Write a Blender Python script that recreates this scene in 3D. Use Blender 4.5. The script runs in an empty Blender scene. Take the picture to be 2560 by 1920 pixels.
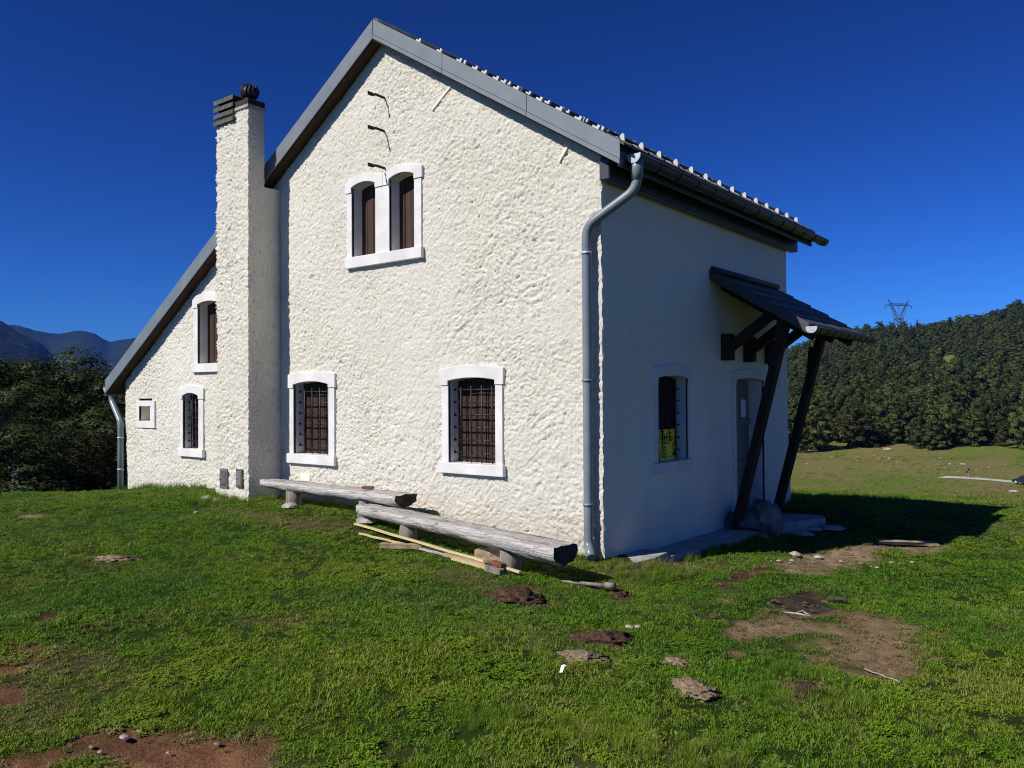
import bpy, bmesh, math, random
import numpy as np
from mathutils import Vector, Matrix
random.seed(7); rng = np.random.default_rng(11)
S = bpy.context.scene
# ------------------------------------------------------------------ camera
CAM = (4.375, -7.106, 1.6)
YAW = math.radians(37.8167); PITCH = math.radians(0.9096); ROLL = math.radians(-0.3349)
cam = bpy.data.cameras.new('camera'); camo = bpy.data.objects.new('camera', cam); S.collection.objects.link(camo)
cam.sensor_width = 36; cam.lens = 36 * 2088.77 / 2560; cam.clip_start = .05; cam.clip_end = 40000
_f = Vector((-math.sin(YAW) * math.cos(PITCH), math.cos(YAW) * math.cos(PITCH), math.sin(PITCH)))
_r = Vector((math.cos(YAW), math.sin(YAW), 0)); _u = _r.cross(_f)
_r2 = _r * math.cos(ROLL) + _u * math.sin(ROLL); _u2 = -_r * math.sin(ROLL) + _u * math.cos(ROLL)
camo.matrix_world = Matrix(((_r2.x, _u2.x, -_f.x, CAM[0]), (_r2.y, _u2.y, -_f.y, CAM[1]), (_r2.z, _u2.z, -_f.z, CAM[2]), (0, 0, 0, 1)))
S.camera = camo
# ------------------------------------------------------------------ sky and sun
SUN = Vector((.38, 1.0, -.90)).normalized()          # direction the light travels
EL = math.asin(-SUN.z); ROT = math.atan2(-SUN.x, -SUN.y)
w = bpy.data.worlds.new('World'); S.world = w; w.use_nodes = True
nt = w.node_tree; nt.nodes.clear()
sky = nt.nodes.new('ShaderNodeTexSky'); sky.sky_type = 'NISHITA'; sky.sun_disc = False
sky.sun_elevation = EL; sky.sun_rotation = ROT; sky.altitude = 1400; sky.air_density = 1.0; sky.dust_density = .15; sky.ozone_density = 3.0
gam = nt.nodes.new('ShaderNodeGamma'); gam.inputs[1].default_value = 1.75
tint = nt.nodes.new('ShaderNodeMix'); tint.data_type = 'RGBA'; tint.blend_type = 'MULTIPLY'; tint.inputs[0].default_value = 1
tint.inputs[7].default_value = (.084, .214, .425, 1)
bg = nt.nodes.new('ShaderNodeBackground'); bg.inputs[1].default_value = .05
wo = nt.nodes.new('ShaderNodeOutputWorld')
nt.links.new(sky.outputs[0], gam.inputs[0]); nt.links.new(gam.outputs[0], tint.inputs[6]); nt.links.new(tint.outputs[2], bg.inputs[0]); nt.links.new(bg.outputs[0], wo.inputs[0])
sl = bpy.data.lights.new('sun', 'SUN'); sl.energy = 4.95; sl.angle = math.radians(.53); sl.color = (1, .955, .88)
so = bpy.data.objects.new('sun', sl); S.collection.objects.link(so); so.rotation_euler = SUN.to_track_quat('-Z', 'Y').to_euler(); so.location = (-8, -20, 20)
S.view_settings.view_transform = 'Standard'; S.view_settings.look = 'None'; S.view_settings.gamma = 1
S.view_settings.use_curve_mapping = False; S.view_settings.exposure = .16
S.cycles.use_denoising = True; S.cycles.denoising_prefilter = 'NONE'
S.cycles.pixel_filter_type = 'BLACKMAN_HARRIS'; S.cycles.filter_width = 1.05
try:
    S.cycles.denoiser = 'OPENIMAGEDENOISE'; S.cycles.denoising_input_passes = 'RGB_ALBEDO_NORMAL'
except Exception:
    pass
HAZE = 4.2e-5
S.cycles.max_bounces = 6; S.cycles.transparent_max_bounces = 8; S.cycles.volume_bounces = 0

# ------------------------------------------------------------------ helpers
def _hash(ix, iy, s):
    h = (ix.astype(np.int64) * 374761393 + iy.astype(np.int64) * 668265263 + s * 1442695041) & 0x7fffffff
    h = ((h ^ (h >> 13)) * 1274126177) & 0x7fffffff
    return ((h ^ (h >> 16)) & 0xffff) / 65535.0
def vnoise(x, y, s=0):
    x = np.asarray(x, float); y = np.asarray(y, float)
    ix = np.floor(x); iy = np.floor(y); fx = x - ix; fy = y - iy
    fx = fx * fx * fx * (fx * (fx * 6 - 15) + 10); fy = fy * fy * fy * (fy * (fy * 6 - 15) + 10)
    a = _hash(ix, iy, s); b = _hash(ix + 1, iy, s); c = _hash(ix, iy + 1, s); d = _hash(ix + 1, iy + 1, s)
    return (a + (b - a) * fx) + ((c + (d - c) * fx) - (a + (b - a) * fx)) * fy
def fbm(x, y, s=0, o=4, g=.5):
    t = 0; a = 1; n = 0
    for k in range(o):
        t = t + a * (vnoise(x * 2 ** k + 17.3 * k, y * 2 ** k - 9.1 * k, s + k) * 2 - 1); n += a; a *= g
    return t / n
def sstep(a, b, x):
    t = np.clip((x - a) / (b - a), 0, 1); return t * t * (3 - 2 * t)

def link(o, parent=None):
    S.collection.objects.link(o)
    if parent is not None: o.parent = parent
    return o
def tag(o, label=None, cat=None, group=None, kind=None):
    if label: o['label'] = label
    if cat: o['category'] = cat
    if group: o['group'] = group
    if kind: o['kind'] = kind
    return o
def empty(name, loc=(0, 0, 0), rz=0, parent=None):
    o = bpy.data.objects.new(name, None); o.location = loc; o.rotation_euler = (0, 0, rz); o.empty_display_size = .2
    return link(o, parent)
def copy_tree(o, parent=None):
    c = o.copy(); S.collection.objects.link(c); c.parent = parent
    for ch in list(o.children): copy_tree(ch, c)
    return c

class MB:
    """collects shapes, builds one mesh object"""
    def __init__(s): s.bm = bmesh.new()
    def quad(s, pts):
        return s.bm.faces.new([s.bm.verts.new(p) for p in pts])
    def box(s, lo, hi, T=None):
        v = [s.bm.verts.new((T @ Vector(p)) if T is not None else p) for p in
             [(lo[0], lo[1], lo[2]), (hi[0], lo[1], lo[2]), (hi[0], hi[1], lo[2]), (lo[0], hi[1], lo[2]),
              (lo[0], lo[1], hi[2]), (hi[0], lo[1], hi[2]), (hi[0], hi[1], hi[2]), (lo[0], hi[1], hi[2])]]
        for f in ((0, 3, 2, 1), (4, 5, 6, 7), (0, 1, 5, 4), (1, 2, 6, 5), (2, 3, 7, 6), (3, 0, 4, 7)): s.bm.faces.new([v[i] for i in f])
        return v
    def bar(s, a, b, wx, wy=None, up=(0, 0, 1)):
        """rectangular beam from a to b"""
        wy = wx if wy is None else wy
        a = Vector(a); b = Vector(b); d = (b - a).normalized(); u = Vector(up)
        if abs(d.dot(u)) > .98: u = Vector((0, 1, 0))
        sx = d.cross(u).normalized(); sy = sx.cross(d)
        v = []
        for p in (a, b):
            for i, j in ((-1, -1), (1, -1), (1, 1), (-1, 1)): v.append(s.bm.verts.new(p + sx * i * wx / 2 + sy * j * wy / 2))
        for f in ((3, 2, 1, 0), (4, 5, 6, 7), (0, 1, 5, 4), (1, 2, 6, 5), (2, 3, 7, 6), (3, 0, 4, 7)): s.bm.faces.new([v[i] for i in f])
    def tube(s, pts, r, n=12, cap=True):
        pts = [Vector(p) for p in pts]; rs = r if isinstance(r, (list, tuple)) else [r] * len(pts)
        rings = []; prev = None
        for i, p in enumerate(pts):
            d = (pts[min(i + 1, len(pts) - 1)] - pts[max(i - 1, 0)]).normalized()
            if prev is None:
                u = Vector((0, 0, 1)) if abs(d.z) < .9 else Vector((0, 1, 0)); sx = d.cross(u).normalized()
            else: sx = (prev - d * prev.dot(d)).normalized()
            prev = sx; sy = sx.cross(d)
            rings.append([s.bm.verts.new(p + (sx * math.cos(2 * math.pi * k / n) + sy * math.sin(2 * math.pi * k / n)) * rs[i]) for k in range(n)])
        for a, b in zip(rings, rings[1:]):
            for k in range(n): s.bm.faces.new((a[k], a[(k + 1) % n], b[(k + 1) % n], b[k])).smooth = True
        if cap: s.bm.faces.new(rings[0][::-1]); s.bm.faces.new(rings[-1])
        return rings
    def prism(s, poly, M, d0, d1):
        """2D polygon (s,z) extruded between depths d0,d1 with M(s,d,z)->xyz"""
        a = [s.bm.verts.new(M(p[0], d0, p[1])) for p in poly]; b = [s.bm.verts.new(M(p[0], d1, p[1])) for p in poly]
        n = len(poly)
        s.bm.faces.new(a); s.bm.faces.new(b[::-1])
        for i in range(n): s.bm.faces.new((a[i], b[i], b[(i + 1) % n], a[(i + 1) % n]))
    def lathe(s, prof, c, n=24):
        """profile of (radius, z) around the vertical axis at c"""
        rings = [[s.bm.verts.new((c[0] + r * math.cos(2 * math.pi * k / n), c[1] + r * math.sin(2 * math.pi * k / n), c[2] + z)) for k in range(n)] for r, z in prof]
        for a, b in zip(rings, rings[1:]):
            for k in range(n): s.bm.faces.new((a[k], a[(k + 1) % n], b[(k + 1) % n], b[k])).smooth = True
        s.bm.faces.new(rings[0][::-1]); s.bm.faces.new(rings[-1])
    def build(s, name, mat, parent=None, bevel=0, seg=1, tri=False):
        bmesh.ops.recalc_face_normals(s.bm, faces=s.bm.faces)
        if tri: bmesh.ops.triangulate(s.bm, faces=[f for f in s.bm.faces if len(f.verts) > 4])
        me = bpy.data.meshes.new(name); s.bm.to_mesh(me); s.bm.free()
        me.materials.append(mat)
        o = bpy.data.objects.new(name, me); link(o, parent)
        if bevel:
            m = o.modifiers.new('bevel', 'BEVEL'); m.width = bevel; m.segments = seg; m.limit_method = 'ANGLE'; m.angle_limit = .6
        return o

def np_mesh(name, v, q, mat, parent=None, smooth=True, do_link=True):
    """mesh from numpy verts and quads (or tris)"""
    v = np.asarray(v, np.float32); q = np.asarray(q, np.int32); k = q.shape[1]
    me = bpy.data.meshes.new(name); me.vertices.add(len(v)); me.vertices.foreach_set('co', v.ravel())
    me.loops.add(q.size); me.loops.foreach_set('vertex_index', q.ravel())
    me.polygons.add(len(q)); me.polygons.foreach_set('loop_start', np.arange(0, q.size, k, dtype=np.int32))
    me.polygons.foreach_set('use_smooth', np.full(len(q), smooth))
    me.update(calc_edges=True); me.validate()
    if mat is not None: me.materials.append(mat)
    o = bpy.data.objects.new(name, me)
    if do_link: link(o, parent)
    return o

# ------------------------------------------------------------------ materials
class NT:
    def __init__(s, name, rough=.8, spec=.3):
        s.m = bpy.data.materials.new(name); s.m.use_nodes = True; s.t = s.m.node_tree
        s.b = s.t.nodes['Principled BSDF']; s.b.inputs['Roughness'].default_value = rough
        s.b.inputs['Specular IOR Level'].default_value = spec
        s._c = None
    def n(s, t, **kw):
        x = s.t.nodes.new(t)
        for k, v in kw.items(): setattr(x, k, v)
        return x
    def l(s, a, b): s.t.links.new(a, b)
    def coord(s, which='Object', scale=(1, 1, 1), rot=(0, 0, 0)):
        tc = s.n('ShaderNodeTexCoord'); mp = s.n('ShaderNodeMapping'); mp.inputs['Scale'].default_value = scale; mp.inputs['Rotation'].default_value = rot
        s.l(tc.outputs[which], mp.inputs[0]); return mp.outputs[0]
    def noise(s, scale, detail=4, rough=.55, dist=0, vec=None, out=0):
        x = s.n('ShaderNodeTexNoise'); x.inputs['Scale'].default_value = scale; x.inputs['Detail'].default_value = detail
        x.inputs['Roughness'].default_value = rough; x.inputs['Distortion'].default_value = dist
        if vec is not None: s.l(vec, x.inputs['Vector'])
        return x.outputs[out]
    def voro(s, scale, feature='F1', vec=None, rnd=1):
        x = s.n('ShaderNodeTexVoronoi', feature=feature); x.inputs['Scale'].default_value = scale; x.inputs['Randomness'].default_value = rnd
        if vec is not None: s.l(vec, x.inputs['Vector'])
        return x.outputs[0]
    def ramp(s, fac, stops):
        x = s.n('ShaderNodeValToRGB'); e = x.color_ramp.elements
        while len(e) < len(stops): e.new(.5)
        for el, (p, c) in zip(e, stops):
            el.position = p; el.color = (*c, 1) if len(c) == 3 else c
        s.l(fac, x.inputs[0]); return x.outputs[0]
    def mix(s, a, b, fac, mode='MIX'):
        x = s.n('ShaderNodeMix', data_type='RGBA', blend_type=mode)
        for i, v in ((6, a), (7, b), (0, fac)):
            if hasattr(v, 'links'): s.l(v, x.inputs[i])
            else: x.inputs[i].default_value = (*v, 1) if isinstance(v, tuple) and len(v) == 3 else v
        return x.outputs[2]
    def math(s, op, a, b=0):
        x = s.n('ShaderNodeMath', operation=op)
        for i, v in ((0, a), (1, b)):
            if hasattr(v, 'links'): s.l(v, x.inputs[i])
            else: x.inputs[i].default_value = v
        return x.outputs[0]
    def attr(s, name, typ='GEOMETRY', out='Fac'):
        x = s.n('ShaderNodeAttribute', attribute_name=name, attribute_type=typ); return x.outputs[out]
    def rnd(s): return s.n('ShaderNodeObjectInfo').outputs['Random']
    def col(s, c):
        if hasattr(c, 'links'): s.l(c, s.b.inputs['Base Color'])
        else: s.b.inputs['Base Color'].default_value = (*c, 1)
        return s
    def bump(s, h, strength=.5, dist=.01):
        x = s.n('ShaderNodeBump'); x.inputs['Strength'].default_value = strength; x.inputs['Distance'].default_value = dist
        s.l(h, x.inputs['Height']); s.l(x.outputs[0], s.b.inputs['Normal']); return s

def mottled(name, c1, c2, scale=6, rough=.8, spec=.3, bscale=40, bstr=.3, bdist=.004, metal=0, lo=.35, hi=.65):
    k = NT(name, rough, spec); v = k.coord()
    k.col(k.ramp(k.noise(scale, 6, .6, 0, v), [(lo, c1), (hi, c2)]))
    if bstr: k.bump(k.noise(bscale, 5, .6, 0, v), bstr, bdist)
    k.b.inputs['Metallic'].default_value = metal
    return k.m

def plaster(name, fine=False):
    k = NT(name, .9, .15); v = k.coord()
    big = k.noise(.7, 5, .6, 0, v); mid = k.noise(9, 5, .65, .6, v)
    c = k.ramp(big, [(.3, (.80, .75, .635)), (.7, (.86, .82, .715))])
    c = k.mix(c, (.60, .55, .45), k.math('MULTIPLY', k.ramp(mid, [(.58, (0, 0, 0)), (.8, (1, 1, 1))]), .35))
    gp = k.noise(1.3, 6, .65, .5, k.coord('Object', (.7, .7, 1.2)))
    c = k.mix(c, (.66, .665, .655), k.math('MULTIPLY', k.ramp(gp, [(.57, (0, 0, 0)), (.74, (1, 1, 1))]), .45))
    st = k.noise(5.5, 5, .6, .2, k.coord('Object', (1, 1, .12)))
    c = k.mix(c, (.50, .46, .38), k.math('MULTIPLY', k.ramp(st, [(.60, (0, 0, 0)), (.78, (1, 1, 1))]), .22))
    pits = k.math('MULTIPLY', k.ramp(k.voro(17, vec=v), [(.05, (1, 1, 1)), (.14, (0, 0, 0))]), k.ramp(k.noise(3.5, 3, .6, 0, v), [(.45, (0, 0, 0)), (.62, (1, 1, 1))]))
    c = k.mix(c, (.22, .19, .14), k.math('MULTIPLY', pits, .8))
    wz = k.n('ShaderNodeSeparateXYZ'); k.l(v, wz.inputs[0])
    splash = k.math('MULTIPLY', k.ramp(k.math('ADD', wz.outputs[2], k.math('MULTIPLY', k.noise(3, 4, .6, 0, v), .5)), [(.35, (1, 1, 1)), (.75, (0, 0, 0))]), .30)
    c = k.mix(c, (.42, .37, .28), splash)
    k.col(c)
    if fine:
        h = k.noise(60, 6, .65, .3, v); pit = k.ramp(k.voro(9, vec=v), [(.0, (0, 0, 0)), (.12, (1, 1, 1))])
        k.bump(k.math('ADD', k.math('MULTIPLY', h, .6), k.math('MULTIPLY', pit, .5)), .85, .006)
    else:
        h1 = k.noise(45, 4, .65, 1.2, v); h2 = k.noise(120, 4, .7, .5, v)
        r1 = k.math('ABSOLUTE', k.math('SUBTRACT', h1, .5))
        h = k.math('ADD', k.math('MULTIPLY', r1, -.9), k.math('MULTIPLY', h2, .9))
        k.bump(h, 1.0, .016)
    return k.m

def wood(name, c1, c2, axis='X', grain=18, rough=.75, crack=.5, spec=.2):
    k = NT(name, rough, spec)
    sc = {'X': (.6, 9, 9), 'Y': (9, .6, 9), 'Z': (9, 9, .6)}[axis]
    v = k.coord('Object', sc)
    g = k.noise(grain / 9, 8, .65, 1.2, v); f = k.noise(grain / 2, 6, .7, .4, v); big = k.noise(1.2, 3, .5, 0, k.coord())
    c = k.ramp(g, [(.32, c1), (.62, c2)])
    c = k.mix(c, tuple(x * .45 for x in c1), k.math('MULTIPLY', k.ramp(f, [(.30, (1, 1, 1)), (.42, (0, 0, 0))]), crack))
    c = k.mix(c, tuple(x * .7 for x in c2), k.math('MULTIPLY', k.ramp(big, [(.45, (0, 0, 0)), (.7, (1, 1, 1))]), .4))
    k.col(c); k.bump(k.math('ADD', g, k.math('MULTIPLY', f, .7)), .7, .006)
    return k.m

def leafmat(name, c1, c2, c3, trans=.25, instancer=None):
    k = NT(name, .65, .25)
    r = k.rnd(); v = k.coord('Generated')
    geo = k.n('ShaderNodeNewGeometry').outputs['Random Per Island']
    c = k.ramp(geo, [(0., c1), (.55, c2), (1., c3)])
    hs = k.n('ShaderNodeHueSaturation'); k.l(c, hs.inputs['Color'])
    mr = k.n('ShaderNodeMapRange'); mr.inputs[3].default_value = .47; mr.inputs[4].default_value = .52; k.l(r, mr.inputs[0]); k.l(mr.outputs[0], hs.inputs['Hue'])
    mv = k.n('ShaderNodeMapRange'); mv.inputs[3].default_value = .5; mv.inputs[4].default_value = 1.45
    k.l(k.math('FRACT', k.math('MULTIPLY', r, 7.31)), mv.inputs[0]); k.l(mv.outputs[0], hs.inputs['Value'])
    k.col(hs.outputs[0])
    tr = k.n('ShaderNodeBsdfTranslucent'); k.l(hs.outputs[0], tr.inputs[0])
    ms = k.n('ShaderNodeMixShader'); ms.inputs[0].default_value = trans
    k.l(k.b.outputs[0], ms.inputs[1]); k.l(tr.outputs[0], ms.inputs[2])
    k.l(ms.outputs[0], k.t.nodes['Material Output'].inputs['Surface'])
    return k.m

M = {}
M['plaster'] = plaster('rough_plaster'); M['plaster_smooth'] = plaster('smooth_plaster', True)
M['white'] = mottled('white_paint', (.63, .61, .58), (.775, .755, .735), 3.2, .7, .3, 70, .25, .002)
M['fascia'] = mottled('grey_sheet_metal', (.15, .175, .19), (.185, .21, .225), 3, .45, .4, 12, .06, .003)
M['pipe'] = mottled('grey_pipe_metal', (.15, .18, .20), (.21, .24, .26), 4, .32, .5, 14, .05, .002)
M['zinc'] = mottled('zinc', (.42, .45, .48), (.6, .62, .65), 30, .35, .5, 60, .3, .002, .3)
M['tile'] = mottled('dark_roof_tile', (.035, .038, .042), (.065, .07, .075), 12, .6, .4, 60, .3, .002)
M['hook'] = mottled('pale_metal', (.42, .42, .42), (.58, .58, .57), 20, .4, .5, 0, 0)
M['steel'] = mottled('dark_steel', (.013, .013, .015), (.026, .026, .03), 25, .5, .4, 120, .3, .001)
M['rust'] = mottled('rusty_iron', (.03, .018, .014), (.07, .04, .03), 40, .8, .2, 120, .4, .002)
M['shutter'] = wood('brown_shutter_wood', (.030, .0155, .0105), (.066, .034, .022), 'Z', 20, .6, .6, .3)
M['soffit'] = wood('soffit_wood', (.026, .015, .009), (.055, .03, .016), 'X', 16, .7, .3)
M['beam'] = wood('dark_beam_wood', (.022, .013, .009), (.05, .03, .02), 'Z', 16, .7, .4)
M['log'] = wood('weathered_log', (.27, .245, .225), (.47, .44, .41), 'X', 22, .85, .85)
def logmat(name, c1, c2):
    k = NT(name, .85, .15); v = k.coord('Object', (.5, 9, 9)); v2 = k.coord('Object', (1.1, 22, 22))
    g = k.noise(2.2, 8, .7, 1.5, v); e = k.voro(1.3, 'DISTANCE_TO_EDGE', v2); e2 = k.voro(3.1, 'DISTANCE_TO_EDGE', v2); big = k.noise(2.2, 4, .6, 0, k.coord())
    c = k.ramp(g, [(.3, c1), (.65, c2)])
    cr = k.ramp(e, [(.0, (1, 1, 1)), (.06, (0, 0, 0))]); cr2 = k.ramp(e2, [(.0, (1, 1, 1)), (.07, (0, 0, 0))])
    c = k.mix(c, (.12, .105, .09), k.math('MULTIPLY', cr, k.ramp(big, [(.35, (.25, .25, .25)), (.6, (1, 1, 1))]))); c = k.mix(c, (.14, .12, .10), k.math('MULTIPLY', cr2, .4))
    c = k.mix(c, (.16, .13, .10), k.math('MULTIPLY', k.ramp(big, [(.5, (0, 0, 0)), (.75, (1, 1, 1))]), .6))
    k.col(c); k.bump(k.math('SUBTRACT', g, k.math('ADD', cr, k.math('MULTIPLY', cr2, .5))), .55, .010); return k.m
M['log'] = logmat('weathered_log', (.34, .315, .29), (.58, .55, .515))
M['logend'] = mottled('dark_log_end', (.03, .025, .022), (.09, .075, .065), 12, .9, .1, 40, .6, .006)
M['stump'] = wood('weathered_stump', (.12, .10, .082), (.28, .24, .20), 'Z', 22, .85, .8)
M['lath'] = wood('fresh_pine_lath', (.48, .36, .18), (.66, .54, .3), 'X', 18, .7, .3)
M['oldboard'] = wood('old_board', (.26, .19, .11), (.42, .33, .21), 'X', 18, .8, .6)
M['brick'] = mottled('red_brick', (.14, .055, .035), (.22, .1, .065), 30, .9, .1, 60, .5, .003)
M['conc'] = mottled('grey_concrete', (.27, .27, .265), (.41, .41, .40), 4, .9, .15, 50, .5, .004)
M['slate'] = mottled('cap_concrete', (.075, .07, .068), (.15, .14, .135), 14, .9, .1, 60, .5, .004)
M['rock'] = mottled('limestone', (.22, .20, .17), (.43, .40, .35), 5, .9, .15, 18, .8, .02)
M['darkrock'] = mottled('brown_boulder', (.10, .085, .08), (.30, .28, .265), 5, .9, .15, 22, .8, .02)
M['door'] = mottled('grey_door_paint', (.14, .14, .13), (.19, .19, .18), 3, .5, .4, 30, .1, .002)
M['paper'] = mottled('paper', (.72, .74, .78), (.8, .82, .85), 9, .8, .2, 0, 0)
M['yellow'] = mottled('yellow_paper', (.85, .72, .02), (.9, .78, .03), 6, .6, .3, 12, .15, .003)
M['ink'] = mottled('black_ink', (.02, .018, .01), (.035, .03, .015), 9, .6, .2, 0, 0)
M['sack'] = mottled('dark_sack', (.05, .05, .055), (.13, .13, .14), 8, .7, .3, 25, .6, .01)
M['soil'] = mottled('mole_soil', (.042, .026, .018), (.115, .07, .046), 22, .95, .05, 45, 1, .02)
M['dung'] = mottled('dry_dung', (.12, .085, .055), (.36, .28, .18), 40, .95, .05, 70, 1, .015)
M['bark'] = mottled('grey_bark', (.09, .08, .07), (.2, .18, .16), 5, .9, .1, 20, .8, .02)
M['roadm'] = mottled('pale_road', (.42, .40, .37), (.52, .5, .46), .4, .9, .1, 8, .3, .01)
M['gutter'] = mottled('dark_gutter_metal', (.035, .038, .042), (.055, .06, .065), 4, .4, .4, 14, .05, .002)
M['wire'] = mottled('wire_metal', (.16, .16, .15), (.2, .2, .19), 4, .6, .3, 0, 0)
M['pylon'] = mottled('pylon_steel', (.07, .09, .13), (.10, .12, .17), 1, .6, .3, 0, 0)
M['leaf'] = leafmat('beech_leaves', (.026, .042, .009), (.050, .072, .015), (.100, .110, .026))
M['leafnear'] = leafmat('beech_leaves_near', (.018, .031, .008), (.034, .053, .013), (.070, .086, .024))
M['spruce'] = leafmat('spruce_needles', (.008, .018, .010), (.014, .026, .012), (.022, .034, .014), .1)
def gable(s, d, z): return (s, -d, z)       # wall plane y = 0, d = outwards
def side(s, d, z): return (d, s, z)         # wall plane x = 0
# ------------------------------------------------------------------ terrain
NEAR=np.array([(0,-.1,0),(-.6,-.3,.03),(-1.2,-.1,.09),(-2.4,-.1,.22),(-3.4,-.1,.25),(-4.6,-.2,.25),(-5.2,-.6,.25),(-5.9,-.6,.28),(-7.2,-.4,.27),(-8.2,-.4,.2),(-9.3,-.3,.1),
(-7,-1.6,.27),(-9,-1.8,.22),(-5,-2,.2),(-3,-1.5,.12),(-1.5,-1.2,.03),(0,-1,-.03),(1,-1,-.08),
(.5,1.1,-.13),(.3,2.5,-.12),(.2,5.2,.0),(1.2,2.8,-.26),(2.2,4.5,-.3),(2.2,6.5,-.3),(2.2,8.7,-.3),(0,7.5,-.15),(3.2,2,-.28),(4.5,5,-.45),
(3,-1,-.14),(6,0,-.3),(5.5,-4,-.15),(4.4,-7.1,-.06),(3.5,-5,-.03),(2,-4,.0),(0,-4,.05),(-2,-4,.1),(1.5,-6.5,.02),(-1,-7,.08),(7,-7,-.15),(4.4,-10,-.05),(-4,-5,.18),(-8,-4,.2),(-3,-9,.15),(9,-3,-.35)])
def near_h(x,y):
    w=0;z=0
    for px,py,pz in NEAR:
        d2=(x-px)**2+(y-py)**2
        k=1/(d2+.12)**1.8;w=w+k;z=z+k*pz
    return z/w
TH=np.array([-180,-70,-42,-33,-27,-12,10,17,20,23,26,29,32,40,60,180.])
RR=np.array([0,9,12,14,16,20,30,45,70,100,120,136,160,220,300,450,650,900,1300,2500.])
_left=[0,.12,.16,.17,.0,-1.2,-4,-7,-10,-13,-15,-16,-18,-23,-30,-38,-44,-50,-60,-80]
_mid=[0,.1,.05,0,-.1,-.6,-2.2,-4.5,-8,-11,-12.5,-14,-15,-18,-21,-24,-24,-24,-40,-80]
_back=[0,0,-.05,-.1,-.15,-.3,-.6,-1,-1.5,-2,-2.5,-3,-3.5,-4.5,-6,-9,-13,-18,-25,-50]
def _right(c):
    p=[0,-.2,-.25,-.28,-.32,-.66,-1.65,-3.2,-6,-9.3,-11.3,-12.1,-12.3,-12.2]
    for r,f in ((300,.2),(450,.47),(650,.76),(900,1.)):
        p.append(1.6+r*(-.0627+(c+.0627)*f))
    return p+[p[-1]-25,-60]
TAB=np.array([_back,_back,_left,_left,_left,_mid,_mid,_right(.040),_right(.052),_right(.066),_right(.068),_right(.073),_right(.084),_right(.12),_right(.16),_back]).T
TAB[10:,-2]=TAB[10:,-3]*.6
def ground(x,y):
    x=np.asarray(x,float);y=np.asarray(y,float)
    dx=x-CAM[0];dy=y-CAM[1];r=np.hypot(dx,dy)
    th=np.degrees(np.arctan2(dx*math.cos(YAW)+dy*math.sin(YAW),-dx*math.sin(YAW)+dy*math.cos(YAW)))
    lr=np.log(r+3);LR=np.log(RR+3)
    i=np.clip(np.searchsorted(LR,lr)-1,0,len(RR)-2);fi=np.clip((lr-LR[i])/(LR[i+1]-LR[i]),0,1)
    j=np.clip(np.searchsorted(TH,th)-1,0,len(TH)-2);fj=(th-TH[j])/(TH[j+1]-TH[j]);fj=fj*fj*(3-2*fj)
    far=(TAB[i,j]*(1-fi)+TAB[i+1,j]*fi)*(1-fj)+(TAB[i,j+1]*(1-fi)+TAB[i+1,j+1]*fi)*fj
    n=near_h(x,y)
    b=sstep(13,17.5,r)
    z=n*(1-b)+far*b
    z=z+.018*fbm(x*.9,y*.9,3,3)*(1-b*.5)+sstep(30,200,r)*np.minimum(r*.004,2.5)*fbm(x*.02,y*.02,9,3)+sstep(15,40,r)*.12*fbm(x*.15,y*.15,5,3)
    return z
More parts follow.
